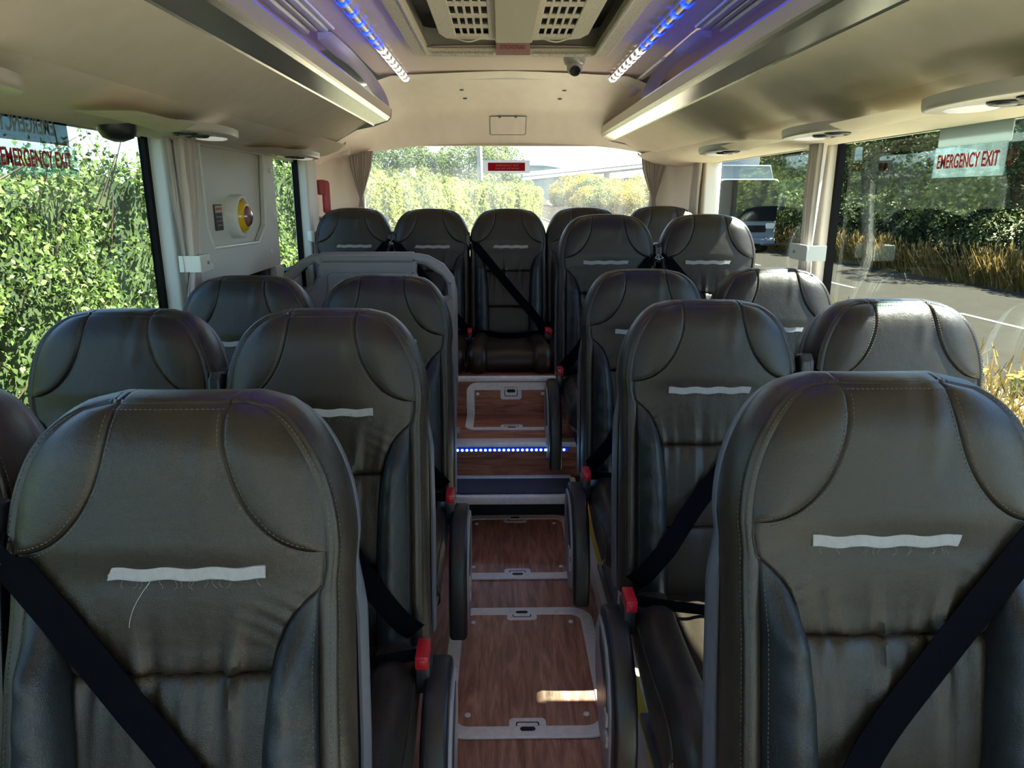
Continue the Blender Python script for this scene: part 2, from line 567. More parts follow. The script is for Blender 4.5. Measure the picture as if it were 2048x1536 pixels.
# ceiling ----------------------------------------------------------
def cz(x): return 2.0 + .018 * (1 - (x / .66) ** 2)
ce = sgroup('ceiling', label='beige fabric ceiling between the luggage racks')
HX, HY0, HY1 = .345, 2.0, 3.19
def cgrid(m, x0, x1, y0, y1, nx=8):
    m.grid([[(x, y, cz(x)) for x in np.linspace(x0, x1, nx)] for y in (y0, y1)])
m = MB(); cgrid(m, -.66, -HX, -2.2, 3.97); cgrid(m, HX, .66, -2.2, 3.97)
cgrid(m, -HX, HX, -2.2, HY0, 16); cgrid(m, -HX, HX, HY1, 3.97, 16)
m.obj('fabric_lining', M_CEIL, ce)
m = MB(); m.box(-XW, XW, -2.2, 5.0, 2.12, 2.16); m.obj('roof_skin', M_WHITEP, ce)
m = MB(); m.tube([(x, 3.972, cz(x) - .004) for x in np.linspace(-.62, .62, 15)], .011, 8, sy=.7)
m.tube([(x, 3.992, cz(x) - .008) for x in np.linspace(-.62, .62, 15)], .006, 8); m.obj('end_trim', M_ALU, ce)
# rear dome
def dome_z(x, y):
    # roof profile toward the rear
    zc = np.interp(y, [3.83, 3.98, 4.3, 4.60, 4.66, 4.80, 4.97], [2.005, 2.0, 1.975, 1.925, 1.905, 1.835, 1.737])
    ax = abs(x)
    side = np.interp(ax, [.0, .60, .72, .85, 1.0, 1.10, 1.18], [0, .015, .06, .13, .24, .32, .40])
    side *= np.interp(y, [3.83, 4.6, 4.97], [1, .85, .28])
    return float(zc + .01 * (1 - (x / .6) ** 2) * (ax < .6) - side)
ys = np.concatenate([np.linspace(3.80, 4.56, 9), np.linspace(4.60, 4.97, 10)])
xs = np.linspace(-1.18, 1.18, 49)
m = MB(); m.grid([[(x, y, dome_z(x, y)) for x in xs] for y in ys])
m.obj('rear_dome', M_CREAM, ce, angle=28)
for (x, y) in ((-.26, 4.22), (.31, 4.22), (-.25, 4.40), (.30, 4.40)):
    m = MB(); m.lathe([(.012, 0), (.012, -.004), (.006, -.006), (.001, -.006)], (x, y, dome_z(x, y)), 'z', 10)
    m.obj('screw_cap', M_SHELL, ce)
# access flap on the dome slope
y0, y1 = 4.70, 4.87
p0 = Vector((.0, y1, dome_z(0, y1) - .002)); p1 = Vector((.0, y0, dome_z(0, y0) - .002))
up_ = (p1 - p0); hgt = up_.length
ac = thing('access_flap', 'small cream access flap above the rear window', 'panel', (.0, .0, .0))
XA = frame(p0, (1, 0, 0), up_)
plate('flap', [rr(-.108, .0, .112, hgt, .008)], .006, M_CREAM, XA, ac, .002)
plate('flap_rim', [rr(-.114, -.006, .118, hgt + .006, .012), rr(-.110, -.002, .114, hgt + .002, .009)[::-1]], .007, M_SHELL, XA, ac)
for hx in (-.05, .05):
    m = MB(); m.box(hx - .008, hx + .008, hgt - .004, hgt + .008, -.006, .008); o = m.obj('hinge', M_SHELL, ac); o.data.transform(XA)
# rear wall
rw = sgroup('wall_rear', label='rear wall with cream corner panels')
m = MB(); m.box(-XW, XW, 4.97, 5.0, .3, 1.0); m.box(-XW, XW, 4.965, 5.0, 1.735, 2.1); m.obj('wall_panel', M_CREAM, rw)
for s in (-1, 1):
    rows = []
    for z in np.linspace(.5, 1.80, 14):
        xe = np.interp(z, [.9, 1.38, 1.75], [.945, .965, 1.02])
        row = []
        for t in np.linspace(0, 1, 9):
            a = t * math.pi / 2
            x = xe + (1.168 - xe) * math.cos(a) ** .8; y = 4.42 + (4.965 - 4.42) * math.sin(a) ** .8
            row.append((s * x, y, z))
        rows.append(row)
    m = MB(); m.grid(rows); m.obj('corner_panel', M_CREAM, rw)
    m = MB(); m.tube([(s * np.interp(z, [.9, 1.38, 1.75], [.945, .965, 1.02]), 4.955, z) for z in np.linspace(.9, 1.72, 9)], .010, 8)
    m.obj('window_edge_trim', M_WHITEP, rw)
g = sgroup('window_5', label='wide rear window looking back along the road')
m = MB(); m.box(-1.05, 1.05, 4.975, 4.98, .95, 1.76); m.obj('pane', M_GLASSR, g)
# front end behind the viewpoint: windscreen opening
wf = sgroup('wall_front', label='front of the coach')
m = MB(); m.box(-XW, XW, -2.23, -2.2, -.1, .5); m.box(-XW, XW, -2.23, -2.2, 1.9, 2.12); m.obj('wall_panel', M_WALLG, wf)
g = sgroup('window_6', label='windscreen')
m = MB(); m.box(-XW, XW, -2.22, -2.215, .5, 1.9); m.obj('pane', M_GLASS, g)

# ------------------------------------------------------------------ roof hatch
rh = thing('roof_hatch', 'beige roof hatch surround with ventilated cover', 'roof hatch', (0, 2.6, 2.0))
o = plate('surround', [rr(-.405, -.64, .405, .655, .03), rr(-.355, -.6, .355, .605, .05)[::-1]], .024, M_FLOCK, Matrix.Translation((0, 0, -.003)), rh, .005)
m = MB()
for (x0, x1) in ((-.33, -.075), (.09, .335)):
    m.tube([(x0, .598, -.016), (x1, .598, -.016)], .009, 8)
for s in (-1, 1):
    m.tube([(s * .35, -.58, -.014), (s * .35, .56, -.014), (s * .335, .597, -.015)], .008, 8)
m.obj('inner_bead', M_FLOCK, rh)
m = MB()
lpv = rr(-.36, -.61, .36, .61, .05)
m.grid([[(x, y, z) for x, y in lpv + lpv[:1]] for z in (0, .085)])
m.obj('well_wall', mat('well_grey', (.30, .27, .24), .7), rh)
m = MB(); m.box(-.37, .37, -.62, .62, .085, .09); m.obj('well_top', M_DARK, rh)
def slots(x0, nx, dx, y0, ny, dy, hw, hh):
    L = []
    for i in range(nx):
        for j in range(ny):
            cx, cy = x0 + i * dx, y0 - j * dy
            L.append(rr(cx - hw, cy - hh, cx + hw, cy + hh, .003, 2)[::-1])
    return L
body = [(-.275, -.6), (.285, -.6), (.285, .33), (.262, .405), (.225, .425), (.12, .428), (.075, .44), (.03, .422), (-.03, .422), (-.07, .44), (-.11, .428), (-.22, .425), (-.255, .405), (-.275, .33)]
plate('vented_cover', [body, rr(-.218, -.30, -.088, .378, .006)[::-1], rr(.096, -.30, .226, .378, .006)[::-1]], .010, M_FLOCK,
      Matrix.Translation((.0, 0, .012)), rh, .003)
for gx in (-.218, .096):
    for i in range(1, 5):
        m = MB(); m.box(gx + .026 * i - .004, gx + .026 * i + .004, -.30, .378, .008, .014); m.obj('grille_bar', M_FLOCK, rh)
    for j in range(0, 5):
        m = MB(); m.box(gx, gx + .13, .372 - .155 * j - .022, .372 - .155 * j + (.022 if j else .006), .0085, .013); m.obj('grille_crossbar', M_FLOCK, rh)
plate('centre_panel', [rr(-.062, -.6, .074, .415, .008)], .02, mat('vent_cream', (.60, .53, .44), .7, bump=('noise', 200, .3, .001)), Matrix.Translation((0, 0, .003)), rh, .004)
m = MB(); m.box(-.25, .26, -.6, .39, .022, .026); m.obj('slot_shade_sheet', M_DARK, rh)  # plain black sheet stands in for the shade behind the grille openings
for x in (-.17, .17):
    m = MB(); m.grid([[(x + u, .412 + v, .002 - .006 * math.cos(u * 50)) for u in np.linspace(-.05, .05, 9)] for v in (-.012, .012)])
    m.obj('paper_tab', mat('paper_tab', (.8, .76, .66), .7), rh)
sg = thing('hatch_sign', 'faded red sign strip between hatch cover and surround', 'sign', (.006, 3.165, 2.006))
XS = frame((0, 0, 0), (1, 0, 0), (0, .55, -.83))
m = MB(); m.box(-.07, .07, -.03, .03, -.002, .002); o = m.obj('sign_plate', mat('faded_maroon', (.42, .22, .22), .5), sg); o.data.transform(frame((0, 0, 0), (1, 0, 0), (0, -.35, .94)))
text('lettering', 'BTROHCFNAB3', .024, mat('maroon_print', (.30, .04, .06), .6), frame((0, -.0035, -.002), (1, 0, 0), (0, -.35, .94)), sg, sx=.62)

M_SILV = mat('silver_plastic', (.45, .43, .42), .3, metal=.3)
# security camera
sc_ = thing('security_camera', 'grey dome security camera on the ceiling near the hatch', 'camera', (.285, 3.42, cz(.28)))
m = MB(); m.lathe([(.05, 0), (.05, -.012), (.046, -.03), (.034, -.04), (.002, -.042)], (0, 0, 0), 'z', 28); m.obj('base', M_SILV, sc_)
b = bmesh.new(); bmesh.ops.create_uvsphere(b, u_segments=24, v_segments=16, radius=.036)
me = D.meshes.new('eyeball'); b.to_mesh(me); b.free(); me.transform(Matrix.Translation((0, -.008, -.045)))
me.polygons.foreach_set('use_smooth', [True] * len(me.polygons)); new_obj('eyeball', me, sc_, M_SILV)
m = MB(); m.lathe([(.022, -.028), (.024, -.037), (.020, -.041), (.010, -.039), (.001, -.038)], (0, 0, 0), 'y', 20)
o = m.obj('lens', M_BLACKP, sc_); o.data.transform(Matrix.Translation((0, -.008, -.045)) @ Matrix.Rotation(R(35), 4, 'X'))

# ceiling light strips
def strip_light(s, label):
    t = thing('ceiling_strip_light', label, 'light strip', (s * .528, 0, 1.99), 'ceiling light strips')
    m = MB(); m.tube([(0, -2.0, 0), (0, 3.93, 0)], .016, 12, sy=.7); m.obj('diffuser', M_TUBE, t)
    m = MB(); m.box(-.024, .024, -2.0, 3.94, .002, .012); m.obj('mount', M_ALU, t)
    ys = []
    y = 3.88
    while y > 1.0:
        ys.append(y); y -= .105 if y > 3.0 else .135
    seg = {}
    for k, mm in (('w', M_LEDW), ('b', M_LEDB)):
        q = MB(); q.lathe([(.017, -.022), (.0185, -.012), (.0185, .012), (.017, .022)], (0, 0, 0), 'y', 12)
        seg[k] = q.me('led'); seg[k].transform(Matrix.Diagonal((1, 1, .75, 1))); seg[k].materials.append(mm)
    for y in ys:
        k = 'w' if y > 3.12 else 'b'
        o = new_obj('led', seg[k], t); o.location = (0, y, 0)
    return t
strip_light(-1, 'blue and white LED strip along the ceiling, left of the hatch')
strip_light(1, 'blue and white LED strip along the ceiling, right of the hatch')

# ------------------------------------------------------------------ luggage racks
def rack(s, yend, label, arches, vents):
    t = thing('luggage_rack', label, 'luggage rack', (0, 0, 0), 'overhead luggage racks')
    ysn = list(np.linspace(-2.2, yend - .5, 8)) + [yend - .35, yend - .22, yend - .12, yend - .05, yend - .015, yend]
    def rise(y): return .03 * float(sm(yend - .6, yend, y)) 
    def loft(name, prof, mt, ys=ysn, pull=0, cap=False):
        m = MB()
        m.grid([[(s * x, y, z + (rise(y) if lift else 0)) for (x, z, lift) in prof] for y in ys])
        return m.obj(name, mt, t, angle=30)
    loft('lip_rail', [(.628, 1.838, 0), (.612, 1.848, 0), (.602, 1.846, 0), (.598, 1.838, 0), (.604, 1.800, 0), (.610, 1.794, 0)], M_LIP)
    loft('chrome_band', [(.610, 1.794, 0), (.618, 1.784, 0), (.65, 1.774, 0), (.685, 1.763, 0), (.688, 1.758, 0)], M_BAND)
    loft('underside_panel', [(.688, 1.758, 0), (.72, 1.744, 1), (.78, 1.712, 1), (.84, 1.678, 1), (.89, 1.654, 1), (.93, 1.642, 1), (.98, 1.637, 1)], M_FABRIC)
    loft('tray', [(.628, 1.838, 0), (.632, 1.79, 0), (.70, 1.775, 0), (1.165, 1.72, 0)], M_CEIL)
    loft('back_wall', [(.67, 1.995, 0), (.78, 1.975, 0), (.95, 1.935, 0), (1.10, 1.87, 0), (1.168, 1.74, 0)], M_CEIL, ys=ysn if s > 0 else list(np.linspace(-2.2, 3.1, 8)))
    # valance below the rack, carrying the service units
    ye2 = min(yend + .12, 4.92)
    ys2 = list(np.linspace(-2.2, ye2 - .12, 6)) + [ye2 - .06, ye2 - .02, ye2]
    m = MB(); m.grid([[(s * x, y, z + (.02 if y == ye2 else 0)) for x, z in ((.86, 1.675), (.90, 1.645), (.96, 1.622), (1.06, 1.604), (1.168, 1.597))] for y in ys2]
           ); m.obj('valance', M_FABRIC, t, angle=30)
    # end cap
    ring = [(.612, 1.848), (.600, 1.84), (.604, 1.80), (.618, 1.784), (.688, 1.76), (.78, 1.742), (.89, 1.684), (.98, 1.667), (1.165, 1.66), (1.165, 1.72), (.70, 1.78), (.63, 1.80)]
    plate('end_cap', [[(s * x, z) for x, z in (ring if s > 0 else ring[::-1])]], .014, M_GREYP if s > 0 else M_GREYP, frame((0, yend, 0), (1, 0, 0), (0, 0, 1)), t, .003)
    # ceiling rail, ribbed
    y_r = arches[0][0]
    m = MB()
    for (x, z, r) in ((.642, 1.988, .012), (.668, 1.984, .016), (.70, 1.982, .010), (.735, 1.978, .018)):
        m.tube([(s * x, -2.2, z), (s * x, y_r, z)], r, 8, sy=.6)
    m.obj('ceiling_rail', M_ALU, t)
    if len(arches) > 1:
        m = MB(); m.tube([(s * .66, arches[0][1] - .2, 1.985), (s * .66, arches[1][0], 1.985)], .016, 8, sy=.6)
        m.obj('ceiling_rail', M_ALU, t)
    for (ya, yb) in arches:
        rows = []
        for a in np.linspace(0, 1, 22):
            q = a * math.pi / 2
            yy = ya + (yb - ya) * math.sin(q) ** .9; zz = 1.835 + .14 * math.cos(q) ** .75
            # direction inward (below/behind the arch)
            th = .030 + .030 * math.exp(-((a - .12) / .14) ** 2)
            ny, nz = -math.sin(q) * .95, -math.cos(q) * .42 - .10
            row = []
            for (dx, dn) in ((.050, 0), (.008, -.004), (-.004, .002), (-.008, .010), (.010, th * .5), (.014, th * .6), (.034, th * .95), (.050, th)):
                row.append((s * (.612 + dx + .03 * (1 - a)), yy + ny * dn, zz + nz * dn))
            rows.append(row + row[:1])
        m = MB(); m.grid(rows); m.F.append(tuple(range(8))); m.F.append(tuple(len(m.V) - 9 + j for j in range(8)))
        m.obj('arch_bracket', M_PURP, t, angle=25)
    for (y, n, w) in vents:
        x = .88; z = 1.952
        X = frame((s * x, y, z - .006), (0, 1, 0), (s * .95, 0, -.28))
        v = plate('air_vent', [rr(-.055, -.045, .055, .045, .004)], .014, M_FABRIC, X, t, .004)
        k = MB()
        for i in range(n):
            for j in range(w):
                k.box(-.04 + i * .08 / n, -.04 + (i + .55) * .08 / n, -.028 + j * .056 / w, -.028 + (j + .75) * .056 / w, -.012, -.0055) if s > 0 else k.box(-.04 + i * .08 / n, -.04 + (i + .55) * .08 / n, -.028 + j * .056 / w, -.028 + (j + .75) * .056 / w, .0055, .012)
        q = k.me('slot'); q.transform(X); new_obj('slot', q, v, M_DARK)
    return t
rack(-1, 3.84, 'open overhead luggage rack on the left above the hedge side', [(2.75, 3.84)], [(2.3, 4, 1)])
rack(1, 4.90, 'open overhead luggage rack on the right above the road side', [(2.70, 3.50), (3.95, 4.86)], [(2.52, 7, 5), (3.10, 4, 1), (3.42, 4, 1)])

# service units (reading light pods) under the racks
def pod(s, x, y, label):
    t = thing('reading_light_unit', label, 'reading light', (s * x, y, 1.600), 'reading light units under the racks')
    L_, W_ = .21, .082
    rows = []
    for (k, z) in ((1.0, .012), (1.0, -.001), (.985, -.008), (.95, -.012), (.90, -.0135), (.5, -.0135), (.02, -.0135)):
        rows.append([(W_ * k * math.copysign(abs(math.cos(a)) ** .8, math.cos(a)), (L_ - (1 - k) * W_) * math.sin(a), z) for a in np.linspace(0, 2 * math.pi, 41)])
    m = MB(); m.grid(rows); m.obj('housing', mat('pod_plastic', (.50, .46, .40), .35), t)
    m = MB(); m.lathe([(.046, -.012), (.046, -.015), (.040, -.018), (.02, -.020), (.001, -.020)], (0, 0, 0), 'z', 28)
    me = m.me('reading_lens'); me.transform(Matrix.Translation((0, .085, 0)) @ Matrix.Diagonal((.95, 1.4, 1, 1))); new_obj('reading_lens', me, t, M_LENS)
    for yy in (-.02, -.10):
        m = MB(); m.lathe([(.034, -.012), (.034, -.017), (.029, -.020), (.025, -.017)], (0, yy, 0), 'z', 24); v = m.obj('air_nozzle', M_BLACKP, t)
        m = MB(); m.lathe([(.017, -.013), (.017, -.019), (.014, -.021), (.001, -.021)], (0, yy, 0), 'z', 18); m.obj('nozzle_core', M_GREYP, v)
    # long blend fairing towards the window
    m = MB(); m.grid([[(W_ * .9 * u, -.2 - .32 * v, .0 - .018 * (1 - v) * (1 - u * u)) for u in np.linspace(-1, 1, 9)] for v in np.linspace(0, 1, 6)])
    m.obj('fairing', M_FABRIC, t)
    return t
pod(-1, .90, 1.12, 'reading light unit under the left rack nearest the viewer')
pod(-1, .925, 2.20, 'reading light unit under the left rack by the door pillar curtain')
pod(-1, .98, 3.45, 'reading light unit at the rear end of the left rack')
pod(1, .885, 1.40, 'reading light unit under the right rack above the white paper notice')
pod(1, .885, 2.16, 'reading light unit under the right rack before the pillar curtain')
pod(1, .86, 3.02, 'reading light unit under the right rack over the rear side window')
m = MB(); m.lathe([(.05, .01), (.05, -.02), (.044, -.03), (.028, -.033), (.02, -.028), (.001, -.028)], (0, 0, 0), 'z', 28)
o = tag(m.obj('corner_speaker', M_WHITEP), 'round cream speaker above the left rear curtain', 'speaker'); o.location = (-1.06, 4.80, 1.70)
# small black camera/knob at the left header
m = MB(); m.lathe([(.05, .015), (.05, -.01), (.038, -.03), (.012, -.04), (.001, -.04)], (0, 0, 0), 'z', 24)
o = tag(m.obj('roof_speaker', M_BLACKP), 'black round sensor under the left header by the pillar', 'sensor'); o.location = (-1.09, 2.06, 1.60)

# ------------------------------------------------------------------ signs on the glass
M_REDT = mat('red_lettering', (.50, .03, .04), .5)
M_CLEAR = glass_mat('clear_sign_plate', (.72, .84, .82), .2, .06, (.5, .6, .6))
def sidesign(s, y, z, w, h, label, txt, msz, plate_m, txt_m, name='exit_sign', flip=False):
    t = thing(name, label, 'sign', (s * (XW - .012), y, z))
    # seen from inside: reading direction on the left wall is +y, on the right wall is -y
    dx = (0, -s, 0) if not flip else (0, s, 0)
    X = frame((0, 0, 0), (0, -s, 0), (0, 0, 1))
    plate('sign_plate', [rr(-w / 2, -h / 2, w / 2, h / 2, .006)], .003, plate_m, X, t)
    if txt:
        X2 = frame((-s * .003, 0, 0), (0, -s, 0), (0, 0, 1))
        if flip: X2 = X2 @ Matrix.Diagonal((-1, 1, 1, 1))
        text('lettering', txt, msz, txt_m, X2, t, sx=.62, bold=.0011)
    return t
sidesign(-1, 1.865, 1.505, .34, .075, 'clear plate with thin red EMERGENCY EXIT letters, left window', 'EMERGENCY EXIT', .056, M_CLEAR, M_REDT)
sidesign(-1, 1.80, 1.585, .42, .078, 'dark sign seen from its back on the left window', 'EMERGENCY EXIT', .06, glass_mat('smoked_sign', (.26, .30, .31), .3, .05, (.2, .25, .27)), mat('sign_grey', (.32, .40, .42), .6), 'sign_back', True)
sidesign(1, 1.965, 1.508, .30, .082, 'clear plate with red EMERGENCY EXIT letters, right window', 'EMERGENCY EXIT', .052, M_CLEAR, M_REDT)
sidesign(1, 1.955, 1.592, .30, .085, 'white paper notice stuck at the top of the right window', '', .05, leaf_mat('paper_white', [(.55, .62, .6), (.55, .62, .6)], .7, .4), M_REDT, 'paper_notice')
rs = thing('rear_exit_sign', 'red sign on white backing stuck to the rear window', 'sign', (0, 4.968, 1.603))
FX = lambda y, dz=0: frame((0, y, dz), (1, 0, 0), (0, 0, 1))
plate('backing', [rr(-.165, -.042, .150, .042, .002)], .002, leaf_mat('sign_white', [(.95, .95, .95), (.95, .95, .95)], .5, .65), FX(0), rs)
plate('red_panel', [rr(-.130, -.027, .118, .026, .001)], .002, leaf_mat('sign_red', [(.9, .0, .03), (.9, .0, .03)], .4, .5), FX(-.002), rs)
M_PINK = mat('pink_print', (.9, .25, .3), .5)
text('lettering', 'EMERGENCY EXIT', .019, M_PINK, FX(-.0035, .008), rs)
text('lettering', 'break glass with hammer', .016, M_PINK, FX(-.0035, -.010), rs)

# hammer
hm = thing('emergency_hammer', 'red emergency hammer in its holder on the left rear corner', 'hammer', (-1.150, 4.47, 1.425))
XH = frame((0, 0, 0), (0.35, .94, 0), (0, 0, 1))
plate('handle', [rr(-.005, -.11, .028, .075, [.013, .013, .016, .010])], .026, M_RED, frame((.03, .02, 0), (.8, .6, 0), (0, 0, 1)), hm, .006)
plate('head', [rr(-.035, .0, .0, .08, .006)], .034, mat('dark_red', (.30, .01, .02), .4), frame((.03, .02, 0), (.8, .6, 0), (0, 0, 1)), hm, .004)
hl = thing('hammer_label', 'small red and white label under the hammer', 'label', (-1.13, 4.42, 1.25))
plate('label_plate', [rr(-.015, -.045, .015, .045, .002)], .003, M_WHITEP, frame((0, 0, 0), (.8, .6, 0), (0, 0, 1)), hl)
for k in range(4):
    plate('red_mark', [rr(-.010, -.038 + k * .02, .010, -.024 + k * .02, .001)], .002, M_RED, frame((0, -.003, 0), (.8, .6, 0), (0, 0, 1)), hl)

# ------------------------------------------------------------------ curtains
def curtain(label, rows, folds, amp, axis, mt=M_CURT, clip=None, name='curtain'):
    """rows: list of (z, centre, halfwidth, offset) ; axis 'y' (side walls) or 'x' (rear)"""
    t = thing(name, label, 'curtain', (0, 0, 0))
    zs = [r[0] for r in rows][::-1]
    g = []
    for z in np.linspace(rows[0][0], rows[-1][0], 36):
        c = np.interp(z, zs, [r[1] for r in rows][::-1]); h = np.interp(z, zs, [r[2] for r in rows][::-1]); o = np.interp(z, zs, [r[3] for r in rows][::-1])
        row = []
        for u in np.linspace(-1, 1, folds * 8 + 1):
            d = amp * (math.sin(u * folds * math.pi + .6 * math.sin(3 * u + z * 4)) + .3 * math.sin(u * 2.3 * folds + 1)) * min(1, h / .05)
            row.append((o + d, c + u * h, z) if axis == 'y' else (c + u * h, o + d, z))
        g.append(row)
    m = MB(); m.grid(g); m.obj('cloth', mt, t, angle=80)
    return t
def clipband(label, x, y, z, w, s):
    t = thing('curtain_tieback', label, 'curtain tieback', (x, y, z))
    lp = rr(-w / 2, -.027, w / 2, .027, .008)
    plate('band', [lp], .006, M_WHITEP, frame((-s * .03, 0, 0), (0, 1, 0), (0, 0, 1)), t, .002)
    for q in (-w / 2, w / 2 - .006):
        m = MB(); m.box(*sorted((-s * .03, s * .04)), q, q + .006, -.027, .027); m.obj('side_tab', M_WHITEP, t)
    m = MB(); m.lathe([(.006, 0), (.006, .004), (.001, .005)] if s < 0 else [(.006, 0), (.006, -.004), (.001, -.005)], (-s * .033, w * .2, 0), 'x', 12); m.obj('press_stud', M_GREYP, t)
curtain('gathered grey brown curtain on the left door pillar', [(1.62, 2.525, .062, -1.105), (1.40, 2.505, .048, -1.10), (1.22, 2.475, .030, -1.095), (1.17, 2.475, .030, -1.095), (1.05, 2.45, .05, -1.10), (.75, 2.43, .075, -1.10)], 7, .011, 'y')
curtain('pale curtain lining beside the left pillar curtain', [(1.62, 2.43, .030, -1.125), (1.40, 2.43, .026, -1.12), (1.2, 2.445, .02, -1.115), (.9, 2.42, .03, -1.11)], 2, .006, 'y', mat('pale_lining', (.52, .53, .52), .6), name='curtain_lining')
clipband('white tieback band on the left door pillar curtain', -1.09, 2.47, 1.195, .085, -1)
curtain('gathered grey brown curtain on the right middle pillar', [(1.62, 2.73, .06, 1.12), (1.40, 2.72, .05, 1.11), (1.24, 2.69, .035, 1.10), (1.19, 2.68, .034, 1.10), (1.08, 2.71, .045, 1.11), (.8, 2.73, .06, 1.11)], 6, .011, 'y')
clipband('white tieback band on the right middle pillar curtain', 1.09, 2.66, 1.215, .15, 1)
curtain('mauve curtain strip on the right rear pillar', [(1.62, 4.36, .10, 1.115), (1.4, 4.36, .09, 1.11), (1.0, 4.36, .09, 1.11)], 5, .012, 'y')
curtain('curtain gathered to a point at the left of the rear window', [(1.70, -.965, .085, 4.915), (1.60, -.968, .07, 4.915), (1.46, -.975, .03, 4.915), (1.40, -.978, .010, 4.915), (1.34, -.978, .02, 4.915)], 8, .010, 'x')
curtain('curtain gathered to a point at the right of the rear window', [(1.70, .975, .095, 4.90), (1.58, .972, .075, 4.90), (1.46, .975, .035, 4.90), (1.39, .98, .012, 4.90), (1.32, .98, .022, 4.90)], 8, .010, 'x')
t = thing('curtain_clip', 'small white clip on the left rear pillar', 'clip', (-1.12, 4.24, 1.19))
plate('clip_body', [rr(-.06, -.02, .06, .02, .006)], .02, M_WHITEP, frame((.01, 0, 0), (.45, .9, 0), (0, 0, 1)), t, .004)
plate('clip_hook', [rr(-.075, -.028, -.05, .028, .006)], .03, M_WHITEP, frame((.01, 0, 0), (.45, .9, 0), (0, 0, 1)), t, .004)

# ------------------------------------------------------------------ floor hatches
def latch(parent, y, flip, X=Matrix.Identity(4)):
    Mx = X @ Matrix.Translation((0, y, 0)) @ (Matrix.Rotation(math.pi, 4, 'Z') if flip else Matrix.Identity(4))
    l = plate('latch_plate', [rr(-.05, -.026, .05, .045, .012)], .006, M_ALU, Mx @ Matrix.Translation((0, 0, .0005)), parent, .0015)
    plate('keyhole_surround', [rr(-.032, -.018, .032, .030, .006), rr(-.029, -.015, .029, .027, .005)[::-1]], .002, M_BLACKR, Mx @ Matrix.Translation((0, 0, .003)), l)
    plate('keyhole', [rr(-.021, -.006, .021, .010, .008)], .002, M_DARK, Mx @ Matrix.Translation((0, 0, .0042)), l)
    return l
def hatch(x0, x1, y0, y1, label):
    cx, cy = (x0 + x1) / 2, (y0 + y1) / 2
    t = thing('floor_hatch', label, 'floor hatch', (cx, cy, .004), 'aisle floor hatches')
    w, h = (x1 - x0) / 2, (y1 - y0) / 2
    plate('hatch_frame', [rr(-w, -h, w, h, .075, 8), rr(-w + .038, -h + .038, w - .038, h - .038, .042, 8)[::-1]], .008, M_ALU, Matrix.Translation((0, 0, .001)), t, .002)
    plate('wood_panel', [rr(-w + .036, -h + .036, w - .036, h - .036, .042, 8)], .004, M_WOODY, Matrix.Identity(4), t)
    latch(t, -h + .026, False); latch(t, h - .026, True)
    q = MB(); q.lathe([(.0085, 0), (.0085, .003), (.006, .005), (.001, .005)], (0, 0, .001), 'z', 14)
    me = q.me('bolt')
    me.materials.append(M_ALU)
    for a in (-1, 1):
        for b_ in (-1, 1):
            o = new_obj('bolt', me, t); o.location = (a * (w - .075), b_ * (h - .085), .001)
    return t
hatch(-.222, .262, 1.604, 2.222, 'aluminium framed wood floor hatch nearest the viewer')
hatch(-.235, .259, 2.425, 2.975, 'aluminium framed wood floor hatch just below the carpeted step')
bh = thing('rear_floor_hatch', 'bent aluminium framed hatch rising to the back row', 'floor hatch', (0, 3.35, .372), 'aisle floor hatches')
XR = frame((0, -.004, 0), (1, 0, 0), (0, 0, 1))
plate('floor_frame', [rr(-.216, -.24, .218, 0, [.05, .05, 0, 0]), rr(-.180, -.212, .182, -.0005, [.01, .01, 0, 0])[::-1]], .008, M_ALU, Matrix.Translation((0, 0, .001)), bh, .0015)
plate('floor_panel', [rr(-.182, -.214, .184, 0, 0)], .004, M_WOODX, Matrix.Identity(4), bh)
plate('riser_frame', [rr(-.216, 0, .212, .165, [0, 0, .05, .05]), rr(-.180, .0005, .176, .128, [0, 0, .006, .006])[::-1]], .008, M_ALU, XR, bh, .0015)
plate('riser_panel', [rr(-.182, 0, .178, .13, 0)], .004, M_WOODX, XR, bh)
latch(bh, -.215, False)
latch(bh, .125, True, XR)
for x, z in ((-.163, .108), (.155, .108)):
    q = MB(); q.lathe([(.0085, 0), (.0085, -.003), (.005, -.005), (.001, -.005)], (x, -.006, z), 'y', 12); q.obj('bolt', M_ALU, bh)

# ------------------------------------------------------------------ partition
pt = thing('modesty_partition', 'grey moulded partition with two handle openings behind the left seats', 'partition', (0, 3.06, 0))
outl = [(-.27, .372), (-.255, .60), (-.25, 1.02), (-.262, 1.075), (-.30, 1.125), (-.36, 1.158), (-.40, 1.166), (-.42, 1.166), (-.425, 1.172), (-.80, 1.172), (-.805, 1.166),
        (-.845, 1.162), (-.90, 1.135), (-.955, 1.09), (-.985, 1.04), (-.985, 1.00), (-.985, .372)]
SCL = lambda h: [(sum(a[0] for a in h) / len(h) + (x - sum(a[0] for a in h) / len(h)) * 1.38, sum(a[1] for a in h) / len(h) + (z - sum(a[1] for a in h) / len(h)) * 1.30) for x, z in h]
h1 = [(-.395, 1.135), (-.36, 1.128), (-.305, 1.09), (-.285, 1.06), (-.283, 1.01), (-.30, 1.0), (-.345, 1.01), (-.385, 1.045), (-.40, 1.09)]
h2 = [(-.955, 1.015), (-.945, .995), (-.90, 1.01), (-.85, 1.045), (-.835, 1.08), (-.835, 1.12), (-.85, 1.135), (-.885, 1.12), (-.94, 1.065)]
M_PART = mat('partition_plastic', (.23, .215, .205), .4, bump=('noise', 700, .15, .0006))
plate('panel', [outl, SCL(h1), SCL(h2)], .045, M_PART, frame((0, 0, 0), (1, 0, 0), (0, 0, 1)), pt, .015, 3)
for h in (SCL(h1), SCL(h2)):
    m = MB(); m.tube([(x, -.014, z) for x, z in h], .011, 8, closed=True); m.obj('handle_rim', M_PART, pt)
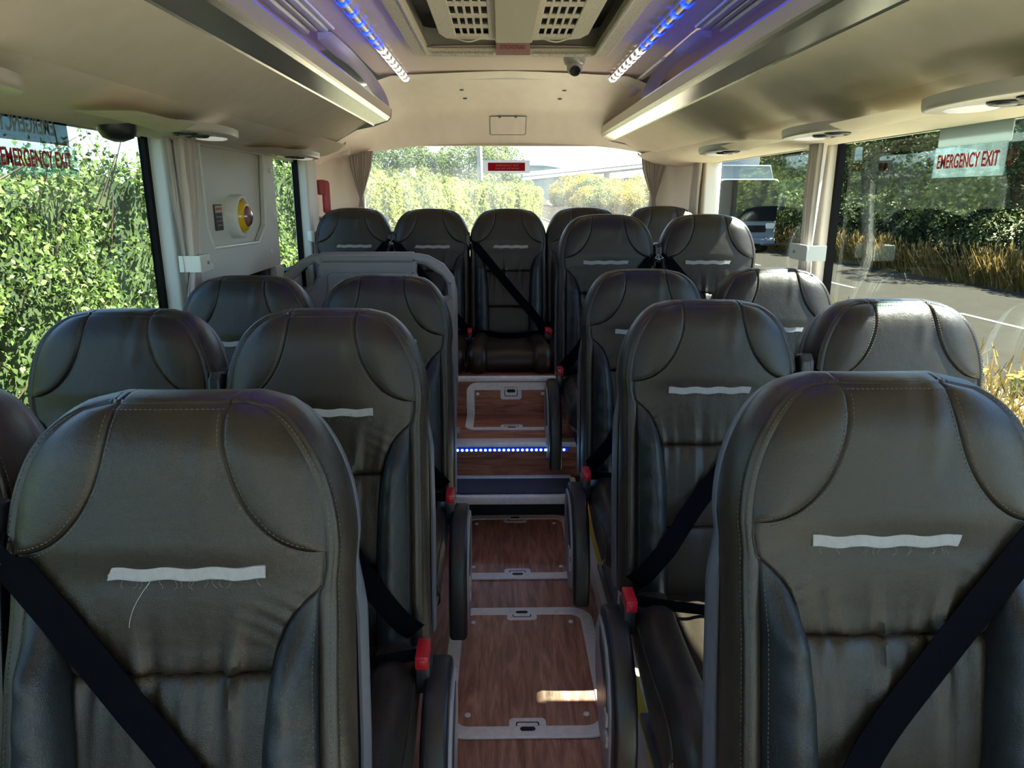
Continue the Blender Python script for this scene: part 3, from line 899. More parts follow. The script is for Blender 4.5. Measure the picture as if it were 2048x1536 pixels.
m = MB(); m.tube([(-.42, -.028, 1.158), (-.8, -.028, 1.158)], .012, 8); m.obj('top_grip', M_PART, pt)
plate('inset', [rr(-.78, .78, -.44, 1.10, .02)], .008, M_PART, frame((0, -.024, 0), (1, 0, 0), (0, 0, 1)), pt, .003)
m = MB(); m.box(-.30, -.235, -.04, .04, .372, .392); m.obj('foot', M_GREYP, pt, bevel=.004)
m = MB(); m.box(-.285, -.255, -.03, .03, .39, .62); m.obj('post', M_GREYP, pt, bevel=.006)
# ------------------------------------------------------------------ seats
HH = .193
HB = .735                      # length of the backrest front
RHO = R(13)
ZT = 1.160
def wv(v):
    if v >= HB - HH:
        s = min(1., (HB - v) / HH)
        return .090 + (.211 - .090) * max(0., 1 - (1 - s) ** 2) ** .5
    return float(np.interp(v, [0, .25, .40, .50, HB - HH], [.212, .212, .209, .207, .211]))
def sv(v):
    w = wv(v)
    if v >= HB - HH:
        t = (HB - v) / HH
        s = .205 * (.35 + .62 * (1 - math.sqrt(max(0., 1 - t ** 2.2))))
    else:
        s = float(np.interp(v, [0, .15, .30, .38, .42, .45, .465, .48, .495, .52, .545], [.117, .118, .123, .131, .140, .152, .162, .176, .193, .198, .198]))
    return min(s, w - .008)
def bv(v):
    w = wv(v); s = sv(v)
    return max(s + .002, w - float(np.interp(v, [0, .48, .54, HB - .03, HB], [.020, .018, .010, .010, .006])))
V1, V2 = .382, .175
def fdisp(x, v, seed=0):
    ax = abs(x); w, s, b = wv(v), sv(v), bv(v)
    hm = float(sm(.50, .56, v)); tm = 1 - float(sm(.38, .49, v))
    n = .012 * math.sin(math.pi * min(1, v / .42)) * (v < .42) - .035 * max(0., (v - .655) / .09) ** 2.4
    n -= .016 * (ax / w) ** 3.2 * (1 - .6 * tm)
    if ax <= s:
        n += hm * .011 * (1 - (ax / w) ** 2)
        n -= .008 * tm
        if v < .50:
            for k, vs in enumerate((V1, V2)):
                d = abs(v - vs)
                n += -.0075 * math.exp(-d / .004) - .005 * math.exp(-d / .022)
            d = v - V1
            fan = x / (1 + (1.6 * d if d > 0 else -.4 * d))
            rid = sum(math.sin(fan * f + p + seed * 1.7) for f, p in ((95, .3), (151, 2.1), (223, 4.)))
            rid = max(rid, -.6)
            edge = max(0., 1 - (ax / s) ** 6)
            if d > 0:
                n += .0056 * rid * math.exp(-d / .045) * edge
            else:
                n += (.0052 * rid * math.exp(d / .07) + .0012 * math.sin(x * 70 + seed)) * edge
                n += .0022 * math.sin(x * 190 + 2 * seed) * math.exp(d / .012) * edge
            if v < V1:
                n -= .0035 * math.exp(-abs(x - .004) / .003)
        # diagonal drapes running from the neck corners
        dd = max(0., 1 - abs(v - .465) / .05)
        n += .0035 * dd * max(0., (ax / s) - .45) * math.sin(260 * (v + .55 * ax) + seed)
        # slack creases in the head panel
        n += .0022 * hm * math.sin(90 * (x - .02) - 22 * (v - .6) + seed) * math.exp(-((x - .045) / .022) ** 2) * float(sm(.58, .66, v))
    elif ax <= b:
        q = (ax - s) / (b - s)
        k = min(1., (b - s) / .05)
        n += hm * (.011 * (1 - (ax / w) ** 2) + .0085 * k * max(0., math.sin(math.pi * q)) ** .7)
        n += tm * .048 * min(1, (b - s) / .055) * max(0., math.sin(math.pi * q ** .85)) ** .65
        if v < .45:
            n += tm * .0016 * math.sin(v * 95 + x * 30 + seed) * math.sin(math.pi * q)
    if ax > b:
        n += .003 * math.sin(math.pi * min(1, (ax - b) / (w - b + 1e-6)))
    n -= .0028 * math.exp(-((ax - s) / .0024) ** 2)
    if v < .49: n -= .003 * math.exp(-((ax - b) / .0025) ** 2)
    return n
def SB(x, v, n):
    t = HB - v
    return (x, -t * math.sin(RHO) - n * math.cos(RHO), ZT - t * math.cos(RHO) + n * math.sin(RHO))

def cosd(a, b, k): return [a + (b - a) * (1 - math.cos(math.pi * i / k)) / 2 for i in range(k + 1)]
def backrest_meshes(seed):
    vs = []
    vs += [HB - HH * math.sin(math.pi / 2 * i / 34) for i in range(35)]
    vs += cosd(HB - HH, V1, 44)[1:] + cosd(V1, V2, 40)[1:] + cosd(V2, 0, 26)[1:]
    nc, nw, ns = 44, 16, 4
    P = []; XY = []
    for v in vs:
        w, s, b = wv(v), sv(v), bv(v)
        half = cosd(s, b, nw)[1:] + cosd(b, w, ns)[1:]
        xs_ = [-x for x in reversed(half)] + cosd(-s, s, nc) + half
        XY.append([(x, v) for x in xs_])
        P.append([SB(x, v, fdisp(x, v, seed)) for x in xs_])
    NR, NCc = len(vs), len(P[0])
    iH = 34; iT = next(i for i, v in enumerate(vs) if v < .495); i1 = 34 + 44; i2 = i1 + 40
    cL, cR = nw + ns, nw + ns + nc
    def sub(name, boxes):
        idx = {}; V = []; F = []
        for (r0, r1, c0, c1) in boxes:
            for r in range(r0, r1):
                for c in range(c0, c1):
                    f = []
                    for q in ((r, c), (r + 1, c), (r + 1, c + 1), (r, c + 1)):
                        if q not in idx:
                            idx[q] = len(V); V.append(P[q[0]][q[1]])
                        f.append(idx[q])
                    F.append(f)
        return mesh(name, V, F, angle=60)
    out = {}
    out['upper_panel'] = sub('upper_panel', [(0, i1, cL, cR), (iH, iT, ns, cL), (iH, iT, cR, NCc - 1 - ns)])
    out['lumbar_panel'] = sub('lumbar_panel', [(i1, i2, cL, cR)])
    out['lower_panel'] = sub('lower_panel', [(i2, NR - 1, cL, cR)])
    out['wingL'] = sub('headrest_wing', [(0, iH, ns, cL)])
    out['wingR'] = sub('headrest_wing', [(0, iH, cR, NCc - 1 - ns)])
    out['bolL'] = sub('side_bolster', [(iT, NR - 1, ns, cL)])
    out['bolR'] = sub('side_bolster', [(iT, NR - 1, cR, NCc - 1 - ns)])
    # gusset: edge strips + loft around the outline
    loop = [XY[r][0] for r in range(NR - 1, 0, -1)] + XY[0] + [XY[r][-1] for r in range(1, NR)]
    pts = np.array(loop)
    tg = np.gradient(pts, axis=0); tg /= np.maximum(np.linalg.norm(tg, axis=1, keepdims=True), 1e-9)
    for _ in range(3):
        tg[1:-1] = (tg[:-2] + tg[1:-1] * 2 + tg[2:]) / 4
    tg /= np.linalg.norm(tg, axis=1, keepdims=True)
    nrm = np.stack([-tg[:, 1], tg[:, 0]], 1)
    rows = []
    for (of, dp) in ((0, 0), (.003, .001), (.005, .004), (.003, .0075), (.007, .013), (.0135, .03), (.0165, .055), (.014, .082), (.007, .10), (.004, .108)):
        row = []
        for i, (x, v) in enumerate(loop):
            n0 = fdisp(x, v, seed)
            xx = x + nrm[i, 0] * of; vv = v + nrm[i, 1] * of
            row.append(SB(xx, vv, n0 - dp))
        rows.append(row)
    m = MB(); m.grid([[r[i] for r in rows] for i in range(len(loop))])
    for side in (0, 1):
        c0 = 0 if side == 0 else NCc - 1 - ns
        m.grid([[P[r][c] for c in range(c0, c0 + ns + 1)] for r in range(NR)])
    me = mesh('side_gusset', m.V, m.F, angle=70)
    out['gusset'] = me
    # plastic back shell
    rows = []
    for (of, dp) in ((.0035, .106), (.008, .104), (.012, .112), (.010, .135), (-.02, .15), (-.08, .155)):
        row = []
        for i, (x, v) in enumerate(loop):
            low = 1 - float(sm(.42, .52, v))
            o_ = of + (.012 * low if dp > .097 else .010 * low)
            row.append(SB(x + nrm[i, 0] * o_, v + nrm[i, 1] * of, fdisp(x, v, seed) * 0 - dp + .02 * low * (dp < .11)))
        rows.append(row)
    m = MB(); m.grid([[r[i] for r in rows] for i in range(len(loop))])
    last = [SB(*[(x, v)[0], (x, v)[1]], -.155) for x, v in loop]
    m.grid([[ (p[0] * k, SB(0, loop[i][1], -.155)[1], SB(0, loop[i][1], -.155)[2]) for k in (.62, 0)] for i, p in enumerate(last)])
    out['shell'] = mesh('back_shell', m.V, m.F, angle=60)
    # stitches
    m = MB()
    def run(fn, v0, v1, step=.0066, ln=.0042, hw=.00055):
        q = np.linspace(v0, v1, 500); c = [Vector(SB(*fn(t))) for t in q]
        acc = [0]
        for a, b_ in zip(c, c[1:]): acc.append(acc[-1] + (b_ - a).length)
        s_ = .002
        while s_ + ln < acc[-1]:
            a = Vector([np.interp(s_, acc, [p[i] for p in c]) for i in range(3)]); b_ = Vector([np.interp(s_ + ln, acc, [p[i] for p in c]) for i in range(3)])
            t = (b_ - a).normalized(); n = Vector((0, -math.cos(RHO), math.sin(RHO))); u = t.cross(n).normalized() * hw
            a2, b2 = a - n * .0006, b_ - n * .0006; mid = (a + b_) / 2 + n * .0007
            m.add([a2 - u, a2 + u, b2 + u, b2 - u, mid - u * .7, mid + u * .7], [(0, 1, 5, 4), (3, 4, 5, 2), (0, 4, 3), (1, 2, 5)])
            s_ += step
    for sg_ in (-1, 1):
        for off in (-.006, .006):
            def f(t, o=off, g=sg_):
                v = HB - HH * math.sin(t)
                x = sv(v) + o * (1 if t < 1.2 else 1 - .75 * (t - 1.2) / .37)
                if t > 1.0: v -= -o * .9 * float(sm(1.0, 1.45, t))
                x = min(max(x, .01), wv(min(v, HB - .001)) - .004)
                return (g * x, v, fdisp(x, v, seed) + .0005)
            run(f, .06, 1.52)
        for off in (.003, -.0055):
            def f(v, o=off, g=sg_):
                x = wv(v) - o if o > 0 else wv(v)
                x0 = g * (wv(v) - max(o, 0) + (0 if o > 0 else .0055))
                return (x0, v, fdisp(x if o > 0 else wv(v) - .0005, v, seed) + (.0006 if o > 0 else -.0105))
            run(f, HB - .012, .05)
        def f(v, g=sg_):
            return (g * (bv(v) - .004), v, fdisp(bv(v) - .004, v, seed) + .0005)
        run(f, .48, .05)
    def f(x): return (x, HB - .007, fdisp(x, HB - .007, seed) + .0006)
    run(f, -.075, .075)
    out['stitch'] = mesh('stitching', m.V, m.F, smooth=False)
    return out

def cushion_meshes():
    top = [(-.12, .425), (-.16, .445), (-.24, .452), (-.36, .458), (-.48, .466), (-.58, .470), (-.635, .466), (-.668, .452), (-.684, .430), (-.686, .405), (-.680, .382), (-.668, .366), (-.63, .358), (-.55, .355)]
    T = np.array(top)
    d = np.concatenate([[0], np.cumsum(np.linalg.norm(np.diff(T, axis=0), axis=1))])
    u = np.linspace(0, d[-1], 64)
    C = np.stack([np.interp(u, d, T[:, 0]), np.interp(u, d, T[:, 1])], 1)
    for _ in range(3): C[1:-1] = (C[:-2] + 2 * C[1:-1] + C[2:]) / 4
    tg = np.gradient(C, axis=0); tg /= np.linalg.norm(tg, axis=1, keepdims=True)
    nr = np.stack([tg[:, 1], -tg[:, 0]], 1)     # outward (up over the top, forward on the roll)
    L = d[-1]
    grid = []
    xs_ = cosd(-.118, .118, 24)
    side = cosd(.118, .207, 16)[1:]
    cols = [-x for x in reversed(side)] + xs_ + side
    for i in range(64):
        f = u[i] / L
        row = []
        for x in cols:
            ax = abs(x)
            n = 0
            if ax <= .118:
                n += .006 * (1 - (ax / .118) ** 2) - .004
                dd = abs(u[i] - .30)
                n += .0018 * math.sin(x * 120 + 14 * f) * math.exp(-((f - .25) / .2) ** 2)
            else:
                q = (ax - .118) / .089
                n += .024 * math.sin(math.pi * min(1, q ** .8)) ** .7 * (1 + .5 * math.exp(-((u[i] - .12) / .06) ** 2)) * float(sm(0.0, .08, u[i])) - .018 * max(0, q - .75) * 4 * .8
                n -= .003 * math.exp(-((q - .52) / .03) ** 2)
                n += .0012 * math.sin(u[i] * 60) * q
            n -= .004 * math.exp(-((ax - .118) / .003) ** 2)
            xx = x * (1 + .05 * float(sm(.1, .5, f)))
            row.append((xx, C[i, 0] + nr[i, 0] * n, C[i, 1] + nr[i, 1] * n))
        grid.append(row)
    def sub(name, c0, c1):
        m = MB(); m.grid([r[c0:c1 + 1] for r in grid]); return mesh(name, m.V, m.F, angle=70)
    out = {'cc': sub('cushion_centre', 16, 40), 'cl': sub('cushion_bolster', 0, 16), 'cr': sub('cushion_bolster', 40, 56)}
    # side walls
    m = MB()
    for c, s in ((0, -1), (56, 1)):
        rows = []
        for i in range(0, 52):
            p = grid[i][c]
            zb = .352
            rows.append([(p[0] + s * .010 * math.sin(math.pi * k), p[1], p[2] + (zb - p[2]) * k) for k in (0, .08, .2, .4, .6, .8, 1)])
        m.grid(rows)
    m.box(-.2, .2, -.63, -.12, .348, .356)
    out['side'] = mesh('cushion_side', m.V, m.F, angle=60)
    m = MB()
    for s in (-1, 1):
        m.tube([(s * (abs(grid[i][40][0])), grid[i][40][1], grid[i][40][2]) for i in range(2, 60)], .0028, 6)
        m.tube([(s * (abs(grid[i][56][0])), grid[i][56][1], grid[i][56][2]) for i in range(2, 56)], .0032, 6)
    out['pipe'] = mesh('piping', m.V, m.F, angle=60)
    return out

# belt for guide side g (-1: guide at -x, buckle at +x)
def belt_mesh(g):
    pts = []
    a = Vector((g * .222, .565)); b = Vector((-g * .205, .045))
    N = 40
    for i in range(N + 1):
        t = i / N
        p = a.lerp(b, t)
        x, v = p
        best = -1
        for dx in (-.02, 0, .02):
            xx = max(-.2, min(.2, x + dx)); best = max(best, fdisp(xx, v, 0))
        pts.append([x, v, best + .006])
    for _ in range(14):
        for i in range(1, N):
            pts[i][2] = max(pts[i][2], (pts[i - 1][2] + pts[i + 1][2]) / 2) if i % 1 == 0 else pts[i][2]
    pts[0][2] = -.02
    d = Vector((b.x - a.x, b.y - a.y)).normalized(); nx, nv = -d.y, d.x
    hw = .0235
    rows = []
    for i, (x, v, n) in enumerate(pts):
        tw = .35 if i < 3 else 1
        rows.append([SB(x + nx * hw * k * tw, v + nv * hw * k * tw, n + e) for k, e in ((-1, 0), (-1, .0016), (1, .0016), (1, 0), (-1, 0))])
    m = MB(); m.grid(rows)
    # vertical fall of webbing beside the backrest
    x0 = g * .232
    m.grid([[SB(x0 + (.001 if k in (1, 2) else -.001), v, n) for k, n in ((0, -.03), (1, -.03), (2, -.072), (3, -.072), (0, -.03))] for v in np.linspace(.57, .05, 8)])
    return mesh('shoulder_belt', m.V, m.F, angle=50)
def lap_mesh(g):
    # from the buckle across the rear of the cushion
    m = MB()
    P = [(-g * .216, -.24, .48), (-g * .19, -.262, .49), (-g * .13, -.272, .485), (-g * .05, -.268, .472), (g * .05, -.262, .470), (g * .13, -.26, .487), (g * .20, -.235, .485), (g * .222, -.18, .44)]
    c = [Vector(p) for p in P]
    rows = []
    for i, p in enumerate(c):
        rows.append([p + Vector((0, -.004 * k, .016 * k)) + Vector((0, .0018 * e, 0)) for k, e in ((-1, -1), (1, -1), (1, 1), (-1, 1), (-1, -1))])
    m.grid(rows)
    return mesh('lap_belt', m.V, m.F, angle=50)

SM = {k: backrest_meshes(k) for k in (0, 1)}
CM = cushion_meshes()
BELT = {g: belt_mesh(g) for g in (-1, 1)}
LAP = {g: lap_mesh(g) for g in (-1, 1)}
# strip
def strip_mesh(g):
    m = MB()
    rows = []
    for i in range(31):
        x = g * (-.088 + .2 * i / 30)
        v = .519 + .0015 * math.sin(i * .7)
        sk = .006 if i in (0,) else 0
        rows.append([SB(x + sk * k, v + (-.0078 + .0156 * k), fdisp(x, v, 0) + .0028 + .0007 * math.sin(i * 1.9 + k * 3)) for k in (0, .33, .66, 1)] +
                    [SB(x, v + .0088, fdisp(x, v, 0) + .0005), SB(x, v - .0088, fdisp(x, v, 0) + .0005), SB(x + sk * 0, v - .0078, fdisp(x, v, 0) + .0035)])
    m.grid(rows)
    for k in range(14):
        x = g * (-.08 + .185 * random.random())
        p = [SB(x + .004 * math.sin(t * 3 + k) * t, .512 - .010 * t, fdisp(x, .51, 0) + .002) for t in np.linspace(0, 1 + random.random() * .4, 5)]
        m.tube(p, .00014, 3)
    return mesh('hook_strip', m.V, m.F, angle=50)
STRIP = {g: strip_mesh(g) for g in (-1, 1)}
# belt guide
def guide_mesh(g):
    lp = [(-.020, .0), (.020, .0), (.024, .03), (.020, .058), (.006, .070), (-.012, .066), (-.022, .04)]
    o = plate('belt_guide', [lp], .026, M_BLACKP, frame(SB(g * .236, .535, -.045), (0, -1, 0), (0, 0, 1)), None, .006, 3)
    me = o.data; D.objects.remove(o); return me
GUIDE = {g: guide_mesh(g) for g in (-1, 1)}
def clip_mesh(g):
    m = MB(); P = [SB(g * .232, .562, -.012), SB(g * .214, .540, .004), SB(g * .236, .532, .0)]
    m.tube(P, .0016, 6, closed=True); return mesh('metal_loop', m.V, m.F)
LOOP = {g: clip_mesh(g) for g in (-1, 1)}
def buckle_meshes(g):
    x = -g * .228
    a = MB(); a.box(x - .015, x + .015, -.275, -.215, .41, .485); me1 = a.me('buckle_body', .004)
    b = MB(); b.box(x - .013, x + .013, -.294, -.226, .482, .510); b.box(x - .008, x + .008, -.297, -.293, .487, .505); me2 = b.me('buckle_button', .003)
    for q in (me1, me2): q.materials.clear()
    return me1, me2
BUCK = {g: buckle_meshes(g) for g in (-1, 1)}
# armrest: side profile in (y,z); side e is the aisle side
def arm_meshes(e):
    outer = [(-.185, .475), (-.225, .492), (-.275, .490), (-.335, .470), (-.385, .430), (-.420, .375), (-.440, .30), (-.446, .17)]
    inner = [(-.402, .17), (-.398, .29), (-.378, .355), (-.345, .405), (-.30, .44), (-.25, .452), (-.215, .445), (-.19, .44)]
    X = frame((0, 0, -.053), (0, 1, 0), (0, 0, 1))
    def pl(nm, lp, th, x, bev):
        o = plate(nm, [lp], th, M_ARM, X @ Matrix.Translation((0, 0, x)), None, bev, 3); me = o.data; D.objects.remove(o); me.materials.clear(); return me
    pad = pl('armrest_pad', outer + inner, .054, e * .257, .012)
    shell = pl('armrest_shell', [(-.19, .46), (-.25, .468), (-.31, .452), (-.36, .41), (-.392, .35), (-.405, .28), (-.408, .20), (-.34, .17), (-.25, .20), (-.17, .30), (-.15, .40)], .020, e * .280, .004)
    well = pl('armrest_recess', [(-.23, .455), (-.30, .435), (-.35, .385), (-.378, .33), (-.345, .33), (-.30, .38), (-.24, .41)], .012, e * .286, .002)
    btn = []
    for (y, z) in ((-.372, .315), (-.386, .272)):
        btn.append(pl('button', rr(y - .016, z - .014, y + .014, z + .014, .004), .012, e * .290, .003))
    pv = MB(); pv.lathe([(.018, -.02), (.018, .02)], (e * .235, -.19, .38), 'x', 14)
    return pad, shell, well, btn, pv.me('pivot')
ARMS = {e: arm_meshes(e) for e in (-1, 1)}
M_BTN = mat('worn_button', (.40, .38, .36), .35)

def base_mesh(zf):
    m = MB()
    m.box(-.2, .2, -.60, -.15, .325, .35)
    for x in (-.13, .13):
        m.box(x - .02, x + .02, -.52, -.20, zf, .33)
        m.box(x - .035, x + .035, -.56, -.16, zf, zf + .012)
    me = m.me('seat_base', .003); me.materials.clear(); return me

def seat(x, y, dz, g, arm, zf, label, grp, sd=0, thread=False):
    """g: belt guide side, arm: armrest side or 0, zf: local height of the floor the base stands on"""
    t = thing('coach_seat', label, 'seat', (x, y, dz), grp)
    S = SM[sd]
    new_obj('upper_panel', S['upper_panel'], t, M_LEATHER)
    new_obj('lumbar_panel', S['lumbar_panel'], t, M_LEATHER)
    new_obj('lower_panel', S['lower_panel'], t, M_LEATHER)
    new_obj('headrest_wing', S['wingL'], t, M_LEATHER); new_obj('headrest_wing', S['wingR'], t, M_LEATHER)
    for k in ('bolL', 'bolR'):
        new_obj('side_bolster', S[k], t, M_LEATHER_D)['label'] = 'darker charcoal side bolster'
    new_obj('side_gusset', S['gusset'], t, M_GUSSET)
    new_obj('back_shell', S['shell'], t, M_SHELL)
    st_ = new_obj('stitching', S['stitch'], t, M_STITCH); st_['kind'] = 'stuff'
    fs = new_obj('fabric_strip', STRIP[1 if x < .1 else -1], t, M_STRIP); fs['label'] = 'pale grey fabric strip'; fs.location.x = {.870: .014, .930: -.010}.get(y, 0)
    new_obj('cushion_centre', CM['cc'], t, M_LEATHER)
    for k in ('cl', 'cr'): new_obj('cushion_bolster', CM[k], t, M_LEATHER)
    new_obj('cushion_side', CM['side'], t, M_GUSSET); new_obj('piping', CM['pipe'], t, M_GUSSET)
    new_obj('shoulder_belt', BELT[g], t, M_WEB); new_obj('lap_belt', LAP[g], t, M_WEB)
    gd = new_obj('belt_guide', GUIDE[g], t, M_BLACKP); new_obj('metal_loop', LOOP[g], gd, M_ALU)
    bk = new_obj('buckle', BUCK[g][0], t, M_BLACKP); new_obj('release_button', BUCK[g][1], bk, M_RED)['label'] = 'red release button'
    new_obj('seat_base', base_mesh(zf), t, M_SHELL)
    if arm:
        pad, shell, well, btn, pv = ARMS[arm]
        a = new_obj('armrest', pad, t, M_ARM)
        new_obj('side_cover', shell, a, M_GREYP); new_obj('recess', well, a, M_BLACKP); new_obj('pivot', pv, a, M_SHELL)
        for b_ in btn: new_obj('button', b_, a, M_BTN)
    if thread:
        m = MB()
        m.tube([SB(-.018 - .012 * math.sin(q * 2.2) - .02 * q, .512 - .062 * q, fdisp(-.03, .5, 0) + .003) for q in np.linspace(0, 1, 14)], .0002, 4)
        m.obj('loose_thread', mat('thread', (.6, .6, .6), .8), t)
    return t
GF, GR = 'coach seats in the front part', 'back row of coach seats'
seat(-.478, .870, .003, -1, 1, .085, 'olive leather coach seat nearest the viewer on the left of the aisle', GF, 0, True)
seat(.500, .930, .010, 1, -1, .085, 'olive leather coach seat nearest the viewer on the right of the aisle', GF, 1)
seat(-.945, .935, 0, 1, 0, .085, 'window seat barely showing at the bottom left edge of the picture', GF, 1)
seat(-.440, 1.530, .013, -1, 1, .085, 'second aisle seat on the left, behind the nearest left seat', GF, 1)
seat(-.935, 1.630, -.002, 1, 0, .085, 'second window seat on the left, against the hedge window', GF, 0)
seat(.480, 1.745, 0, 1, -1, .085, 'second aisle seat on the right of the aisle', GF, 0)
seat(.965, 1.757, 0, -1, 0, .085, 'second window seat on the right, sunlit top beside the road window', GF, 1)
seat(-.440, 2.355, 0, -1, 1, .085, 'third aisle seat on the left, just in front of the grey partition', GF, 0)
seat(-.892, 2.335, 0, 1, 0, .085, 'third window seat on the left, beside the emergency door panel', GF, 1)
seat(.470, 2.530, 0, 1, -1, .085, 'third aisle seat on the right, level with the carpeted step', GF, 1)
seat(.950, 2.560, 0, -1, 0, .085, 'third window seat on the right, by the middle pillar curtain', GF, 0)
seat(.440, 3.300, .173, 1, -1, .20, 'raised aisle seat on the right, just ahead of the back row', GF, 0)
seat(.905, 3.300, .173, -1, 0, .20, 'raised window seat on the right, just ahead of the back row', GF, 1)
seat(-.900, 4.200, .186, 1, 0, .355, 'back row seat in the left corner under the red hammer', GR, 1)
seat(-.452, 4.200, .182, -1, 0, .355, 'back row seat second from the left, behind the partition', GR, 0)
seat(-.002, 4.200, .182, -1, 0, .355, 'middle back row seat facing straight down the aisle', GR, 1)
seat(.440, 4.200, .188, 1, 0, .355, 'back row seat right of the middle one, half hidden', GR, 0)
seat(.895, 4.200, .196, -1, 0, .355, 'back row seat in the right corner by the rear curtain', GR, 1)
# ------------------------------------------------------------------ outside
ZG = -.9
def tri_obj(name, V, tint, m, parent=None, quads=True):
    """V: (n, 4, 3) leaf quads; tint per leaf"""
    n = len(V)
    me = D.meshes.new(name)
    me.vertices.add(n * 4); me.vertices.foreach_set('co', np.asarray(V, dtype=np.float32).ravel())
    me.loops.add(n * 4); me.loops.foreach_set('vertex_index', np.arange(n * 4, dtype=np.int32))
    me.polygons.add(n)
    me.polygons.foreach_set('loop_start', np.arange(0, n * 4, 4, dtype=np.int32))
    me.polygons.foreach_set('loop_total', np.full(n, 4, dtype=np.int32))
    me.update(calc_edges=True)
    a = me.attributes.new('tint', 'FLOAT', 'FACE'); a.data.foreach_set('value', np.asarray(tint, dtype=np.float32))
    o = new_obj(name, me, parent, m)
    return o
def leaves(C, size, up=.5, out=None, asp=.55, rng=RNG):
    """rhombus leaves at centres C with mean size; random orientation biased"""
    n = len(C)
    a = rng.normal(size=(n, 3)); a /= np.linalg.norm(a, axis=1, keepdims=True)
    nr = rng.normal(size=(n, 3)); nr[:, 2] += up * 2
    if out is not None: nr += out
    nr /= np.linalg.norm(nr, axis=1, keepdims=True)
    u = np.cross(a, nr); u /= np.linalg.norm(u, axis=1, keepdims=True)
    v = np.cross(nr, u)
    s = (np.asarray(size) * rng.uniform(.6, 1.3, n))[:, None]
    fold = nr * s * .12
    return np.stack([C - u * s * .5, C + v * s * asp * .5 + fold, C + u * s * .5, C - v * s * asp * .5 + fold], 1)
from mathutils import noise as mnoise
def nz(p, sc): return mnoise.noise(Vector((p[0] * sc, p[1] * sc, p[2] * sc)))

# ground
m = MB(); m.grid([[(x, y, ZG - .02 - (0 if abs(x) < 40 else 1.5)) for x in (-400, -40, -10, 0, 10, 40, 400)] for y in (-60, 0, 20, 60, 120, 500)])
gr = struct(m.obj('ground', mat('dry_ground', (.07, .06, .03), .95, vary=((.045, .05, .02), 1.2, .2))), 'dry grassy ground beside the road')
# road
rc = [(9.5, -30, 3.5), (9.6, 0, 3.5), (9.55, 10, 3.4), (9.2, 18, 3.3), (8.6, 30, 3.2), (7.6, 60, 3.2), (6.6, 100, 3.2), (7.8, 160, 3.2), (11, 230, 3.3), (18, 330, 3.4)]
def rpos(y):
    return float(np.interp(y, [r[1] for r in rc], [r[0] for r in rc])), float(np.interp(y, [r[1] for r in rc], [r[2] for r in rc]))
rd = sgroup('road', label='sunlit grey road with dashed centre line beside the coach')
m = MB(); m.grid([[(rpos(y)[0] + k * rpos(y)[1], y, ZG + .02) for k in (-1, 0, 1)] for y in np.concatenate([np.linspace(-30, 60, 30), np.linspace(70, 330, 20)])])
m.obj('asphalt', mat('asphalt', (.030, .0265, .019), .9, vary=((.024, .021, .0155), 2.5, .2), bump=('noise', 90, .5, .01), spec=.08), rd)
m = MB(); m.grid([[(rpos(y)[0] + k * 3.2 - 6.5, y, ZG + .01) for k in (-1, 1)] for y in np.linspace(-30, 26, 20)])
m.obj('layby', mat('layby_bounce_gravel', (.30, .27, .20), .95, vary=((.24, .21, .14), 3, .2)), rd)  # mostly out of view; paleness added to bounce light up into the coach
M_LINE = mat('road_paint', (.20, .195, .17), .7)
y = -6.
while y < 200:
    ln = 2.0
    x0, _ = rpos(y); x1, _ = rpos(y + ln)
    m = MB(); m.box(-.06, .06, 0, ln, 0, .006)
    o = m.obj('centre_dash', M_LINE, rd); o.location = (x0 - .2, y, ZG + .022); o.rotation_euler.z = -math.atan2(x1 - x0, ln)
    y += 6. if y < 60 else 9.
m = MB(); m.grid([[(rpos(y)[0] - rpos(y)[1] + .25 + k, y, ZG + .026) for k in (0, .12)] for y in np.linspace(14, 200, 50)])
m.obj('edge_line', M_LINE, rd)

# left hedge -------------------------------------------------------
HP = [(-3.1, -6), (-3.1, 4), (-3.0, 10), (-2.5, 18), (-1.2, 27), (1.0, 36), (3.0, 55), (3.0, 90)]
HPx, HPy = [p[0] for p in HP], [p[1] for p in HP]
def hp(y):
    x = np.interp(y, HPy, HPx); x2 = np.interp(y + .5, HPy, HPx)
    t = np.array([x2 - x, .5]); t /= np.linalg.norm(t)
    return x, t
def htop(y): return 1.37 + .09 * math.sin(y * 1.3) + .06 * math.sin(y * 3.1 + 1) + .030 * min(y, 14)
hd = thing('hedge', 'tall bright green leafy hedge running along the left side and behind the coach', 'hedge', (0, 0, 0))
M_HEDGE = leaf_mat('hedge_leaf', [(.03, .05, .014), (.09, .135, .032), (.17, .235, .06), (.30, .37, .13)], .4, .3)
M_HEDGEF = leaf_mat('hedge_leaf_hazed', [(.08, .12, .025), (.16, .21, .035), (.26, .31, .055), (.36, .40, .09)], .6, .3)  # lighter copy of the hedge leaf; bright haze put into the colour
def hedge_leaves(n, ya, yb, size, dens=None):
    C = []; T = []; O = []
    for i in range(n):
        k = RNG.random()
        y = ya * (yb / ya) ** k if ya > 0 else ya + (yb - ya) * k
        x, t = hp(y); top = htop(y)
        z = ZG + (top - ZG) * RNG.random() ** .8
        lump = nz((x, y, z), .9) * .45 + nz((x, y, z), 2.7) * .22
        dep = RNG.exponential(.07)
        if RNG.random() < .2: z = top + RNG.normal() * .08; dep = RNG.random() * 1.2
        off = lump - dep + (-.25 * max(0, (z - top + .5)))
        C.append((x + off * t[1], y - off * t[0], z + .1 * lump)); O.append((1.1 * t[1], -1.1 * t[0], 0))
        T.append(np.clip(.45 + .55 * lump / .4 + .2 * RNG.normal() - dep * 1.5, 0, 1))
    return np.array(C), np.array(O), np.array(T)
C1, O1, T1 = hedge_leaves(62000, .6, 15, 0)
d = np.hypot(C1[:, 0], C1[:, 1])
